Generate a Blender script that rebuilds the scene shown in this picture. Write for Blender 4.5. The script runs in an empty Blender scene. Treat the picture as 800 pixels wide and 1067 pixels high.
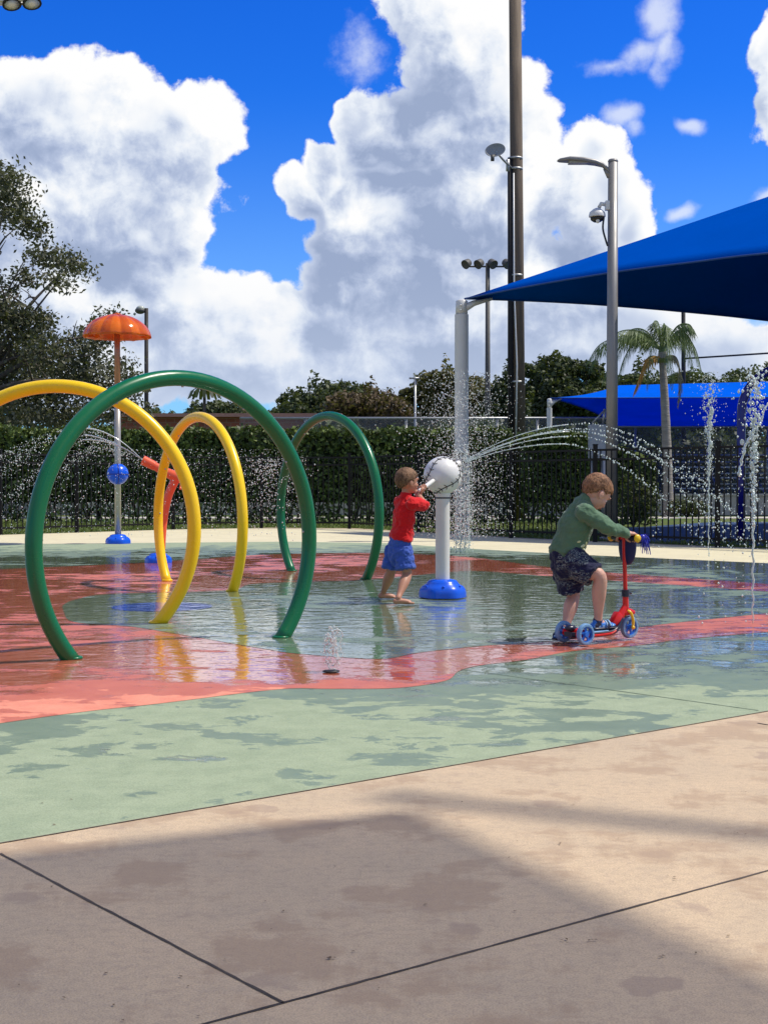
import bpy, bmesh, math, random
import numpy as np
from mathutils import Vector, Matrix, noise as mnoise
random.seed(7); rng = np.random.default_rng(11)
S = bpy.context.scene
C = S.collection
R = math.radians
PI = math.pi

# ------------------------------------------------------------------ camera
F = 1400.0; HOR = 503.0; H = 1.0
PITCH = math.atan(30.5 / F)
cam_d = bpy.data.cameras.new('camera'); cam = bpy.data.objects.new('camera', cam_d); C.objects.link(cam)
cam.location = (0, 0, H); cam.rotation_euler = (PI/2 - PITCH, 0, 0)
cam_d.sensor_fit = 'HORIZONTAL'; cam_d.sensor_width = 36; cam_d.lens = 36 * F / 800
cam_d.clip_end = 3000; cam_d.clip_start = 0.05
S.camera = cam
def ray(px, py):
    u = (px - 400) / F; v = (533.5 - py) / F
    return Vector((u, math.cos(PITCH) + v*math.sin(PITCH), -math.sin(PITCH) + v*math.cos(PITCH)))
def G(px, py, z=0.0):
    r = ray(px, py); t = (z - H) / r.z
    return Vector((r.x*t, r.y*t, z))
def P(px, py, Y):
    r = ray(px, py); t = Y / r.y
    return Vector((r.x*t, Y, H + r.z*t))

# ------------------------------------------------------------------ node helper
class NT:
    def __init__(s, nt): s.nt = nt; s.n = nt.nodes; s.l = nt.links
    def set(s, sock, v):
        if isinstance(v, V): s.l.new(v.o, sock)
        elif hasattr(v, 'links'): s.l.new(v, sock)
        elif v is not None:
            if isinstance(v, (tuple, list)) and len(v) == 3 and sock.type == 'RGBA': v = tuple(v) + (1,)
            sock.default_value = v
    def node(s, t, ins=None, out=0, **kw):
        nd = s.n.new(t)
        for k, v in kw.items(): setattr(nd, k, v)
        for k, v in (ins or {}).items(): s.set(nd.inputs[k], v)
        return V(s, nd.outputs[out])
    def m(s, op, a, b=None, c=None, clamp=False):
        ins = {0: a}
        if b is not None: ins[1] = b
        if c is not None: ins[2] = c
        return s.node('ShaderNodeMath', ins, operation=op, use_clamp=clamp)
    def vm(s, op, a, b=None, c=None, out=0):
        ins = {0: a}
        if b is not None: ins[1] = b
        if c is not None: ins[2] = c
        return s.node('ShaderNodeVectorMath', ins, out=out, operation=op)
    def noise(s, vec, scale, detail=4, rough=.5, out=0, dist=0, dims='3D'):
        return s.node('ShaderNodeTexNoise', {'Vector': vec, 'Scale': scale, 'Detail': detail, 'Roughness': rough, 'Distortion': dist}, out=out, noise_dimensions=dims)
    def sm(s, x, a, b, c=0.0, d=1.0):
        return s.node('ShaderNodeMapRange', {0: x, 1: a, 2: b, 3: c, 4: d}, interpolation_type='SMOOTHSTEP')
    def lin(s, x, a, b, c=0.0, d=1.0):
        return s.node('ShaderNodeMapRange', {0: x, 1: a, 2: b, 3: c, 4: d})
    def mix(s, f, a, b, mode='MIX'):
        nd = s.n.new('ShaderNodeMix'); nd.data_type = 'RGBA'; nd.blend_type = mode
        s.set(nd.inputs[0], f); s.set(nd.inputs[6], a); s.set(nd.inputs[7], b)
        return V(s, nd.outputs[2])
    def ramp(s, x, stops, interp='LINEAR'):
        nd = s.n.new('ShaderNodeValToRGB'); s.set(nd.inputs[0], x); cr = nd.color_ramp; cr.interpolation = interp
        while len(cr.elements) < len(stops): cr.elements.new(.5)
        for e, (p, c) in zip(cr.elements, stops):
            e.position = p; e.color = (tuple(c) + (1,)) if len(c) == 3 else c
        return V(s, nd.outputs[0])
class V:
    def __init__(s, t, o): s.t = t; s.o = o
    def __add__(s, b): return s.t.m('ADD', s, b)
    def __radd__(s, b): return s.t.m('ADD', s, b)
    def __sub__(s, b): return s.t.m('SUBTRACT', s, b)
    def __rsub__(s, b): return s.t.m('SUBTRACT', b, s)
    def __mul__(s, b): return s.t.m('MULTIPLY', s, b)
    def __rmul__(s, b): return s.t.m('MULTIPLY', s, b)

def newmat(name):
    m = bpy.data.materials.new(name); m.use_nodes = True; m.node_tree.nodes.clear()
    t = NT(m.node_tree); out = m.node_tree.nodes.new('ShaderNodeOutputMaterial')
    return m, t, out
def principled(t, out, **kw):
    nd = t.n.new('ShaderNodeBsdfPrincipled')
    for k, v in kw.items(): t.set(nd.inputs[k.replace('_', ' ')], v)
    t.l.new(nd.outputs[0], out.inputs[0]); return nd
MATS = {}
def mat(name, col, rough=.5, metal=0, var=.12, vs=6, bump=0, bs=60, spec=.5, coat=0, sss=0, trans=0, col2=None, stretch=None):
    """painted / cloth / stone surface with a little grime and unevenness"""
    m, t, out = newmat(name)
    co = t.node('ShaderNodeTexCoord', out=3).o
    vec = co if not stretch else t.vm('MULTIPLY', co, stretch)
    n1 = t.noise(vec, vs, 5, .6)
    c2 = col2 or tuple(c*.6 for c in col)
    c = t.mix(t.sm(n1, .5-.25, .5+.3, 0, 1) * (1.0 if col2 else var*3), col, c2)
    kw = dict(Base_Color=c, Roughness=t.lin(n1, .3, .7, max(rough-.08, .02), min(rough+.1, 1)), Metallic=metal, Specular_IOR_Level=spec, Coat_Weight=coat)
    if bump:
        nb = t.noise(vec, bs, 3, .6)
        kw['Normal'] = t.node('ShaderNodeBump', {'Strength': 1.0, 'Distance': bump, 'Height': nb})
    if sss:
        kw['Subsurface_Weight'] = sss; kw['Subsurface_Radius'] = (.02, .008, .004); kw['Subsurface_Scale'] = .3
    if trans: kw['Transmission_Weight'] = trans
    principled(t, out, **kw); MATS[name] = m
    return m

# ------------------------------------------------------------------ object helpers
def tag(o, label=None, cat=None, group=None, kind=None):
    if label: o['label'] = label
    if cat: o['category'] = cat
    if group: o['group'] = group
    if kind: o['kind'] = kind
    return o
def empty(name, loc, label, cat, group=None, rz=0):
    o = bpy.data.objects.new(name, None); C.objects.link(o); o.location = loc; o.rotation_euler = (0, 0, rz)
    o.empty_display_size = .2
    return tag(o, label, cat, group)
def finish(name, me, m, parent=None, smooth=True, loc=None):
    if m is not None: me.materials.append(m)
    if smooth: me.polygons.foreach_set('use_smooth', [True]*len(me.polygons))
    o = bpy.data.objects.new(name, me); C.objects.link(o)
    if loc is not None: o.location = loc
    if parent is not None:
        o.parent = parent
        # geometry is given in world coordinates: keep it there (parents are never scaled)
        M = Matrix.Translation(parent_loc(parent)) @ Matrix.Rotation(parent_rz(parent), 4, 'Z')
        me.transform(M.inverted())
    return o
def parent_loc(p):
    v = Vector((0, 0, 0))
    while p is not None: v = v + p.location; p = p.parent
    return v
def parent_rz(p):
    return 0.0
def obj(name, bm, m, parent=None, smooth=True, auto=None):
    me = bpy.data.meshes.new(name); bm.normal_update(); bm.to_mesh(me); bm.free()
    if auto is not None:
        o = finish(name, me, m, parent, True)
        es = me.edges
        bm2 = bmesh.new(); bm2.from_mesh(me)
        for e in bm2.edges:
            e.smooth = not (len(e.link_faces) == 2 and e.calc_face_angle(0) > auto)
        bm2.to_mesh(me); bm2.free()
        return o
    return finish(name, me, m, parent, smooth)
def NB(): return bmesh.new()
def box(bm, c, s, rz=0, M=None, bevel=0):
    mt = M if M is not None else Matrix.Translation(c) @ Matrix.Rotation(rz, 4, 'Z')
    r = bmesh.ops.create_cube(bm, size=1, matrix=mt @ Matrix.Diagonal((s[0], s[1], s[2], 1)))
    if bevel:
        ed = list({e for v in r['verts'] for e in v.link_edges})
        bmesh.ops.bevel(bm, geom=ed, offset=bevel, segments=2, affect='EDGES', profile=.5)
def frame_to(d):
    d = d.normalized(); up = Vector((0, 0, 1)) if abs(d.z) < .95 else Vector((1, 0, 0))
    a = d.cross(up).normalized(); b = a.cross(d).normalized()
    return a, b
def tube(bm, pts, r, seg=12, cap=True, closed=False, flat=None):
    """tube along points; r number or list; flat=(axis vector, factor) squashes"""
    pts = [Vector(p) for p in pts]; n = len(pts)
    rs = r if isinstance(r, (list, tuple)) else [r]*n
    rings = []; a = None
    for i, p in enumerate(pts):
        if closed: d = pts[(i+1) % n] - pts[i-1]
        else: d = pts[min(i+1, n-1)] - pts[max(i-1, 0)]
        d.normalize()
        if a is None: a, b = frame_to(d)
        else:
            a = (a - d*a.dot(d)).normalized(); b = a.cross(d).normalized()
        ring = []
        for k in range(seg):
            th = 2*PI*k/seg; off = (a*math.cos(th) + b*math.sin(th))*rs[i]
            if flat: ax, f = flat; off = off + ax*(off.dot(ax)*(f-1))
            ring.append(bm.verts.new(p + off))
        rings.append(ring)
    m_ = n if closed else n-1
    for i in range(m_):
        A, B = rings[i], rings[(i+1) % n]
        for k in range(seg):
            bm.faces.new((A[k], A[(k+1) % seg], B[(k+1) % seg], B[k]))
    if cap and not closed:
        bm.faces.new(rings[0][::-1]); bm.faces.new(rings[-1])
def cyl(bm, a, b, r0, r1=None, seg=16): tube(bm, [a, b], [r0, r0 if r1 is None else r1], seg)
def spline(pts, n=8):
    """catmull-rom through points (vectors or tuples of any length)"""
    pts = [np.array(p, float) for p in pts]; out = []
    q = [2*pts[0]-pts[1]] + pts + [2*pts[-1]-pts[-2]]
    for i in range(1, len(q)-2):
        for k in range(n):
            t = k/n
            out.append(.5*((2*q[i]) + (-q[i-1]+q[i+1])*t + (2*q[i-1]-5*q[i]+4*q[i+1]-q[i+2])*t*t + (-q[i-1]+3*q[i]-3*q[i+1]+q[i+2])*t**3))
    out.append(pts[-1]); return out
def limb(bm, jr, n=5, seg=14, flat=None):
    """rounded closed limb through (point, radius) pairs"""
    data = spline([tuple(p)+(r,) for p, r in jr], n)
    p0, p1 = Vector(data[0][:3]), Vector(data[1][:3]); q0, q1 = Vector(data[-1][:3]), Vector(data[-2][:3])
    r0, r1 = data[0][3], data[-1][3]; d0 = (p0-p1).normalized(); d1 = (q0-q1).normalized()
    pts, rs = [], []
    for f in (1.0, .92, .72, .4): pts.append(p0 + d0*r0*f*.98); rs.append(r0*max(math.sqrt(max(1-f*f, 0)), .12))
    for d in data: pts.append(Vector(d[:3])); rs.append(max(d[3], .001))
    for f in (.4, .72, .92, 1.0): pts.append(q0 + d1*r1*f*.98); rs.append(r1*max(math.sqrt(max(1-f*f, 0)), .12))
    tube(bm, pts, rs, seg, flat=flat)
def ell(bm, c, r, axes=None, u=20, v=12):
    """ellipsoid, axes = 3 unit vectors"""
    M = Matrix.Identity(4)
    if axes:
        for j in range(3):
            for i in range(3): M[i][j] = axes[j][i]
    M = Matrix.Translation(c) @ M @ Matrix.Diagonal((r[0], r[1], r[2], 1))
    bmesh.ops.create_uvsphere(bm, u_segments=u, v_segments=v, radius=1, matrix=M)
def lathe(bm, prof, c=(0, 0, 0), seg=32, axis=None, ring=False):
    c = Vector(c)
    if axis is None: A, B, D = Vector((1,0,0)), Vector((0,1,0)), Vector((0,0,1))
    else: D = Vector(axis).normalized(); A, B = frame_to(D)
    rings = []
    for r, z in prof:
        rings.append([bm.verts.new(c + D*z + (A*math.cos(2*PI*k/seg) + B*math.sin(2*PI*k/seg))*max(r, 1e-4)) for k in range(seg)])
    for a, b in zip(rings, rings[1:]):
        for k in range(seg): bm.faces.new((a[k], a[(k+1) % seg], b[(k+1) % seg], b[k]))
    if ring:
        a, b = rings[-1], rings[0]
        for k in range(seg): bm.faces.new((a[k], a[(k+1) % seg], b[(k+1) % seg], b[k]))
    else: bm.faces.new(rings[0][::-1]); bm.faces.new(rings[-1])
def poly(bm, pts):
    return bm.faces.new([bm.verts.new(p) for p in pts])
def sheet(name, pts, z, m, label_kind='structure', parent=None):
    bm = NB(); poly(bm, [Vector((p[0], p[1], z)) for p in pts])
    bmesh.ops.triangulate(bm, faces=bm.faces[:])
    bmesh.ops.recalc_face_normals(bm, faces=bm.faces[:])
    if bm.faces[0].normal.z < 0: bmesh.ops.reverse_faces(bm, faces=bm.faces[:])
    o = obj(name, bm, m, parent, smooth=False)
    if label_kind: o['kind'] = label_kind
    return o
def remesh(o, voxel, smooth=4, fac=.5):
    r = o.modifiers.new('remesh', 'REMESH'); r.mode = 'VOXEL'; r.voxel_size = voxel; r.use_smooth_shade = True
    if smooth:
        s = o.modifiers.new('smooth', 'SMOOTH'); s.iterations = smooth; s.factor = fac
    return o
def quads_mesh(name, verts, nq, m, parent=None, smooth=False):
    me = bpy.data.meshes.new(name)
    me.vertices.add(nq*4); me.vertices.foreach_set('co', verts.reshape(-1))
    me.loops.add(nq*4); me.loops.foreach_set('vertex_index', np.arange(nq*4, dtype=np.int32))
    me.polygons.add(nq); me.polygons.foreach_set('loop_start', np.arange(0, nq*4, 4, dtype=np.int32))
    me.polygons.foreach_set('loop_total', np.full(nq, 4, dtype=np.int32)); me.update(calc_edges=True)
    return finish(name, me, m, parent, smooth)
def leaves(name, pts, size, m, parent=None, aspect=.5, droop=0, normals=None, nb=.5):
    n = len(pts); pts = np.asarray(pts, float)
    a = rng.normal(size=(n, 3))
    nr = rng.normal(size=(n, 3))
    if normals is not None: nr = nr*(1-nb) + np.asarray(normals)*nb*1.6
    nr /= np.linalg.norm(nr, axis=1)[:, None]
    a[:, 2] -= droop
    a -= nr*np.sum(a*nr, 1)[:, None]; a /= np.linalg.norm(a, axis=1)[:, None]
    b = np.cross(nr, a)
    s = (size*rng.uniform(.6, 1.35, n))[:, None]
    v = np.stack([pts - a*s*.5, pts + b*s*aspect*.5 + nr*s*.06, pts + a*s*.5, pts - b*s*aspect*.5 + nr*s*.06], 1)
    return quads_mesh(name, v, n, m, parent)
def octa_mesh(name, pts, rad, m, parent=None, stretch=None):
    """many small faceted drops in one mesh"""
    n = len(pts); pts = np.asarray(pts, float); rad = np.asarray(rad)[:, None]
    base = np.array([(1,0,0),(-1,0,0),(0,1,0),(0,-1,0),(0,0,1),(0,0,-1)], float)
    st = np.ones((n, 3)) if stretch is None else np.asarray(stretch)
    v = (pts[:, None, :] + base[None]*rad[:, None, :]*st[:, None, :]).reshape(-1, 3)
    f = np.array([(0,2,4),(2,1,4),(1,3,4),(3,0,4),(2,0,5),(1,2,5),(3,1,5),(0,3,5)], np.int32)
    fi = (f[None] + (np.arange(n, dtype=np.int32)*6)[:, None, None]).reshape(-1)
    me = bpy.data.meshes.new(name); me.vertices.add(n*6); me.vertices.foreach_set('co', v.reshape(-1))
    me.loops.add(len(fi)); me.loops.foreach_set('vertex_index', fi.astype(np.int32))
    k = len(fi)//3; me.polygons.add(k); me.polygons.foreach_set('loop_start', np.arange(0, k*3, 3, dtype=np.int32))
    me.polygons.foreach_set('loop_total', np.full(k, 3, dtype=np.int32)); me.update(calc_edges=True)
    return finish(name, me, m, parent, True)

# ------------------------------------------------------------------ render and light
S.render.engine = 'CYCLES'
S.view_settings.view_transform = 'Standard'; S.view_settings.look = 'None'; S.view_settings.gamma = 1
S.view_settings.exposure = EXPOSURE = 0.0
S.cycles.use_denoising = True
S.cycles.max_bounces = 8; S.cycles.transparent_max_bounces = 24; S.cycles.caustics_reflective = False; S.cycles.caustics_refractive = False
SUN = Vector((.60, .07, 1.0)).normalized()
sd = bpy.data.lights.new('sun', 'SUN'); sun = bpy.data.objects.new('sun', sd); C.objects.link(sun)
sd.energy = 4.7; sd.angle = R(1.1); sd.color = (1, .93, .82)
sun.rotation_euler = SUN.to_track_quat('Z', 'Y').to_euler(); sun.location = (20, 2, 40)

# ------------------------------------------------------------------ sky and cumulus clouds
W = bpy.data.worlds.new('World'); S.world = W; W.use_nodes = True; W.node_tree.nodes.clear()
t = NT(W.node_tree)
wo = W.node_tree.nodes.new('ShaderNodeOutputWorld')
sky = t.n.new('ShaderNodeTexSky'); sky.sky_type = 'NISHITA'; sky.sun_disc = False
sky.sun_elevation = math.asin(SUN.z); sky.sun_rotation = math.atan2(SUN.x, SUN.y)
sky.altitude = 0; sky.air_density = 1.0; sky.dust_density = .4; sky.ozone_density = 2.5
skc = t.node('ShaderNodeHueSaturation', {'Hue': .515, 'Saturation': 1.45, 'Value': 1.0, 'Fac': 1.0, 'Color': sky.outputs[0]})
dirv = t.node('ShaderNodeTexCoord', out=0)
sx = t.n.new('ShaderNodeSeparateXYZ'); t.l.new(dirv.o, sx.inputs[0])
X, Y, Z = (V(t, sx.outputs[i]) for i in range(3))
az = t.m('ARCTAN2', X, Y)
el = t.m('DIVIDE', Z, t.m('SQRT', X*X + Y*Y + 1e-6))
comb = t.node('ShaderNodeCombineXYZ', {0: az, 1: el, 2: 0.0})
def ae(px, py):
    r = ray(px, py); h = math.hypot(r.x, r.y); return math.atan2(r.x, r.y), r.z/h
# (px, py, rx, ry, strength) in the bearing / height of the cloud in the sky
CL = [(60,118,100,62,1.1),(150,140,75,52,1.1),(215,128,45,38,1),(105,200,120,75,1.3),(20,210,110,90,1.2),(145,245,66,52,1.2),(180,262,36,34,1),
 (60,310,150,75,1.3),(200,312,85,48,1.1),(290,322,34,28,.95),(270,365,150,58,1.2),(90,380,170,60,1.2),(430,378,150,52,1.1),
 (435,0,45,45,1),(475,40,66,65,1.3),(515,105,56,60,1.2),(445,135,62,62,1.2),(377,126,20,30,1.0),(392,150,30,30,1.0),(350,178,30,30,1.05),(312,200,28,24,1.05),
 (400,215,82,55,1.3),(365,258,50,40,1.1),(455,262,105,62,1.3),(480,190,60,50,1.2),(545,205,62,75,1.3),(602,165,32,34,1),(625,215,42,50,1.1),
 (552,150,34,60,1.1),(575,290,110,55,1.2),(655,240,24,34,.95),(640,345,110,42,1.1),(360,300,55,42,1.1),(480,330,130,60,1.2),(330,312,28,24,.9),(760,385,110,38,1.1),
 (812,62,26,50,1.1),(806,128,20,34,.9),
 (880,150,80,120,1.1),(-110,160,110,95,1.1),(1000,330,150,80,1.2),(-200,330,150,80,1.2)]
WISP = [(690,20,30,30,1.1),(672,52,34,18,1),(700,50,16,30,.9),(645,124,26,16,1.1),(722,133,14,11,1.2),(706,213,20,7,1.1),(795,198,24,14,1.1),(640,66,40,10,.6),(608,150,30,10,.5),(655,140,18,14,.8),(372,60,26,40,.5),(668,345,60,14,.9),(760,350,60,22,1.0),(590,345,60,10,.5)]
wn = t.node('ShaderNodeTexNoise', {'Vector': comb, 'Scale': 11.0, 'Detail': 3.0, 'Roughness': .6}, out=1, noise_dimensions='2D')
wn2 = t.vm('SCALE', t.vm('SUBTRACT', wn, (.5, .5, .5))); wn2.o.node.inputs[3].default_value = .045
base = t.vm('ADD', comb, wn2)
def dens(vec, L, k=.10):
    acc = None
    for (px, py, rx, ry, w) in L:
        a, e = ae(px, py); ra, re = rx/F*1.08, ry/F*1.08
        q = t.vm('MULTIPLY_ADD', vec, (1/ra, 1/re, 0), (-a/ra, -e/re, 0))
        d = t.vm('LENGTH', q, out=1)
        f = t.m('MULTIPLY_ADD', d, -w, w)
        acc = f if acc is None else t.m('SMOOTH_MAX', acc, f, k)
    return acc
def puff(vec):
    n1 = t.noise(vec, 15.0, 9, .62, dims='2D')
    v = t.node('ShaderNodeTexVoronoi', {'Vector': vec, 'Scale': 26.0, 'Detail': 2.0, 'Roughness': .5, 'Lacunarity': 2.3, 'Smoothness': .35}, feature='SMOOTH_F1', normalize=True, voronoi_dimensions='2D')
    return (n1 - .5)*1.5 + (.42 - v)*.45
far = t.sm(t.m('ABSOLUTE', az), .42, .62)
nf = t.noise(comb, 3.2, 3, .5, dims='2D'); outer = t.lin(nf, .40, .62, -.35, .9)
def full(vec):
    d = dens(vec, CL)
    return t.m('ADD', t.m('MULTIPLY', far, outer - d), d)
ls = (.016, .022, 0)
D1 = full(base); D2 = full(t.vm('ADD', base, (.022, .034, 0)))
wob = t.vm('SCALE', t.vm('SUBTRACT', wn, (.5, .5, .5))); wob.o.node.inputs[3].default_value = .02
cw = t.vm('ADD', comb, wob)
p1 = puff(cw); p2 = puff(t.vm('ADD', cw, ls)); p3 = t.noise(comb, 70.0, 6, .65, dims='2D') - .5
d1 = D1 + p1*.85 + p3*.16
edge = d1
mask = t.sm(edge, .02, .20)
grad = (D1 - D2)*.75 + (p1 - p2)*.60
p4 = puff(t.vm('ADD', cw, (.0045, .006, 0)))
grad = t.m('MULTIPLY_ADD', p1 - p4, .85, grad) + p3*.16
lite = t.sm(grad, -.66, .80)
core = t.sm(D1 + p1*.35, .25, .95)
gb = t.noise(t.vm('ADD', comb, (3.1, 1.7, 0)), 6.5, 4, .55, dims='2D')
gsh = t.sm(gb, .38, .64)*core
thin = t.sm(d1, .45, .05)*.35
lum = t.m('ADD', t.m('SUBTRACT', lite, gsh*.68), thin, clamp=True)
ccol = t.ramp(lum, [(0, (.33, .41, .60)), (.22, (.46, .54, .73)), (.45, (.64, .71, .85)), (.66, (.82, .87, .95)), (.90, (1.0, 1.0, 1.0))])
low = t.sm(el, .0, .17, 1, 0)
ccol = t.mix(low*.72, ccol, (.60, .695, .87))
wd = dens(base, WISP, .1) + (t.noise(comb, 26, 8, .62, dims='2D') - .5)*1.5
ccol = t.mix(far*.35, ccol, (.30, .34, .42))
wmask = t.sm(wd, -.05, .95)*.72
SKY_K = .085
skyb = t.mix(1.0, skc, (SKY_K*.42, SKY_K*1.22, SKY_K*2.05), 'MULTIPLY')
hz = t.sm(el, -.02, .30, .50, 0)
skyb = t.mix(hz, skyb, (.42, .66, 1.0))
skyb = t.mix(t.sm(el, .40, 1.2)*.42, skyb, (.004, .012, .03))
skyb = t.mix(wmask, skyb, (.86, .91, 1.0))
em = t.mix(t.m('MULTIPLY', mask, t.sm(el, -.03, .0)), skyb, ccol)
# clouds are measured against the photograph's exposure; the Background keeps a physical sky strength
inv = 1.0/.1
em2 = t.mix(1.0, em, (inv, inv, inv), 'MULTIPLY')
bg = t.n.new('ShaderNodeBackground'); t.set(bg.inputs[0], em2); bg.inputs[1].default_value = .1
t.l.new(bg.outputs[0], wo.inputs[0])
W.cycles.sampling_method = 'MANUAL'; W.cycles.sample_map_resolution = 512
# ------------------------------------------------------------------ ground materials
def wet_surface(name, dry, wet, dry2=None, bias=0.0, grain=.0012, specks=.10):
    """painted concrete with puddles: wetness follows the low middle of the pad (world coordinates)"""
    m, t, out = newmat(name)
    geo = t.node('ShaderNodeNewGeometry', out=0)
    sp = t.n.new('ShaderNodeSeparateXYZ'); t.l.new(geo.o, sp.inputs[0]); x = V(t, sp.outputs[0]); y = V(t, sp.outputs[1])
    n1 = t.noise(t.vm('MULTIPLY', geo, (.8, 1.15, 1)), 3.1, 8, .68, dist=.25); n2 = t.noise(geo, .5, 3, .5); n3 = t.noise(geo, 7.0, 5, .6)
    near = t.lin(y - x*.12, 6.0, 7.0, -.115, .26)      # dries towards the walkway
    farr = t.lin(y + t.m('ABSOLUTE', x)*.2, 18.0, 22.5, 0, -.5)
    rt = t.sm(x, .8, 3.0)*t.sm(y, 11.5, 9.5)*-.13
    level = near + farr + rt + (n1 - .5)*1.05 + (n2 - .5)*.8 + bias
    damp = t.sm(level, -.085, -.06)*t.lin(n3, .3, .7, .75, 1.0)          # dark damp patches with crisp edges
    nf = t.noise(t.vm('MULTIPLY', geo, (.7, 1.2, 1)), 2.3, 5, .6)
    film = t.m('MAXIMUM', t.sm(level, .07, .20), damp*t.sm(nf, .585, .66)*.8)            # standing water
    dcol = t.mix(t.sm(n3, .35, .7), dry, dry2 or tuple(c*.88 for c in dry))
    big = t.sm(n2, .3, .7); dcol = t.mix(big*.25, dcol, tuple(min(c*1.12, .9) for c in dry))
    fine = t.noise(geo, 160, 2, .6); wear = t.sm(t.noise(geo, 12, 8, .75), .52, .64); dcol = t.mix(wear*.30, dcol, tuple(c*.72 for c in dry)); dcol = t.mix(t.sm(fine, .38, .62, 0, specks), dcol, tuple(c*.35 for c in dry))
    col = t.mix(damp*.92, dcol, wet)
    rough = t.lin(damp, 0, 1, .75, .38); rough = rough - film*.345
    # ripples on the film, grain on the dry paint
    rv = t.vm('MULTIPLY', geo, (1.0, 1.35, 1))
    rip = t.noise(rv, 5.0, 3, .5) + t.noise(rv, 17.0, 2, .5)*.25
    hgt = rip*film*.0045 + fine*(1.0 - film)*grain
    nb = t.node('ShaderNodeBump', {'Strength': 1.0, 'Distance': 1.0, 'Height': hgt})
    nd = principled(t, out, Base_Color=col, Roughness=rough, Specular_IOR_Level=.5, Normal=nb)
    t.set(nd.inputs['Coat Weight'], film*.62); t.set(nd.inputs['Coat Roughness'], .02); t.set(nd.inputs['Coat Normal'], nb); nd.inputs['Coat IOR'].default_value = 1.33
    return m
M_green = wet_surface('green_pad_paint', (.335, .40, .255), (.155, .215, .14), (.27, .335, .21), specks=.3)
M_red = wet_surface('coral_pad_paint', (.78, .295, .19), (.50, .125, .068), (.70, .225, .145), bias=-.02, specks=.25)
M_blue_pad = wet_surface('blue_pad_paint', (.02, .12, .62), (.01, .08, .5), bias=.1)

def concrete_mat():
    m, t, out = newmat('tan_concrete')
    geo = t.node('ShaderNodeNewGeometry', out=0)
    n1 = t.noise(geo, 1.1, 5, .6); n2 = t.noise(geo, 5, 6, .65); fine = t.noise(geo, 210, 3, .7); mid = t.noise(geo, 38, 4, .6)
    c = t.mix(t.sm(n1, .3, .7), (.62, .475, .31), (.53, .42, .285))
    c = t.mix(t.sm(n2, .45, .75)*.5, c, (.43, .345, .245))
    c = t.mix(t.sm(mid, .42, .68)*.34, c, (.36, .28, .21))
    c = t.mix(t.sm(fine, .42, .62)*.42, c, (.24, .18, .14))
    # old water spots / footprints
    sp = t.node('ShaderNodeTexVoronoi', {'Vector': t.vm('ADD', geo, t.vm('SCALE', t.node('ShaderNodeTexNoise', {'Vector': geo, 'Scale': 9.0, 'Detail': 3.0}, out=1), None)), 'Scale': 3.6, 'Randomness': 1.0})
    for nd in t.n:
        if nd.bl_idname == 'ShaderNodeVectorMath' and nd.operation == 'SCALE': nd.inputs[3].default_value = .16
    keep = t.sm(t.noise(geo, 1.6, 2, .5), .44, .50)
    c = t.mix(t.sm(sp, .26, .19)*keep*.55, c, (.33, .245, .185))
    blot = t.sm(t.noise(geo, 2.4, 5, .65), .50, .60); c = t.mix(blot*.6, c, (.36, .255, .17))
    st = t.sm(t.noise(t.vm('MULTIPLY', geo, (1, 2.2, 1)), 6.5, 6, .7), .60, .63)
    c = t.mix(st*.35, c, (.36, .27, .20))
    h = fine*.0016 + mid*.0012 + n2*.002
    nb = t.node('ShaderNodeBump', {'Strength': 1.0, 'Distance': 1.0, 'Height': h})
    principled(t, out, Base_Color=c, Roughness=.8, Specular_IOR_Level=.35, Normal=nb)
    return m
M_conc = concrete_mat()
def grass_mat():
    m, t, out = newmat('lawn')
    geo = t.node('ShaderNodeNewGeometry', out=0)
    n1 = t.noise(geo, .35, 4, .6); n2 = t.noise(geo, 9, 5, .7)
    c = t.mix(t.sm(n1, .3, .7), (.085, .14, .028), (.13, .155, .045)); c = t.mix(t.sm(n2, .35, .7)*.5, c, (.045, .085, .02))
    nb = t.node('ShaderNodeBump', {'Strength': 1.0, 'Distance': .06, 'Height': n2})
    principled(t, out, Base_Color=c, Roughness=.9, Specular_IOR_Level=.2, Normal=nb); return m
M_grass = grass_mat()
M_joint = mat('joint_sealant', (.022, .018, .015), .9, bump=.002, col2=(.14, .11, .09), vs=3)
M_rubber = mat('blue_rubber_ground', (.012, .045, .13), .85, vs=2, bump=.003, bs=90)
M_path = mat('pale_concrete_path', (.50, .47, .42), .85, vs=2)

# ------------------------------------------------------------------ ground sheets
sheet('ground', [(-900, -60), (900, -60), (900, 1800), (-900, 1800)], -.03, M_grass)
fence_line = [(-13.5, 21.5), (-10, 23.6), (-7.34, 25.7), (-6.15, 26.9), (-4.5, 28.7), (-2.7, 29.6), (-.75, 29.2), (.69, 26.9), (2.29, 24.25), (3.55, 22.6), (5.15, 20.75), (8.0, 17.6), (12, 13.4)]
deck = [(-14, -5), (14, -5), (14, 11.4)] + [(x+.12, y+.25) for x, y in fence_line[::-1]] + [(-16, 20)]
sheet('pavement', deck, 0.0, M_conc)
border = [(x, y-.05) for x, y in fence_line[1:-1]][::-1]
M_cream = mat('cream_deck_paint', (.66, .60, .40), .8, vs=1.5, var=.12, bump=.002, bs=120)
sheet('pad_border', [(-10.8, 15.9), (-11, 22.6)] + border[::-1] + [(9.5, 15.5), (7.0, 14.0)] + [(0, 16)], .0008, M_cream)
def px_line(pts): return [G(*p) for p in pts]
edge_a, edge_b = G(0, 879.5), G(800, 741.5)
de = (edge_b - edge_a)
eL = edge_a - de*3.2; eR = edge_b + de*2.6
eL = edge_a - de*3.0
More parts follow.
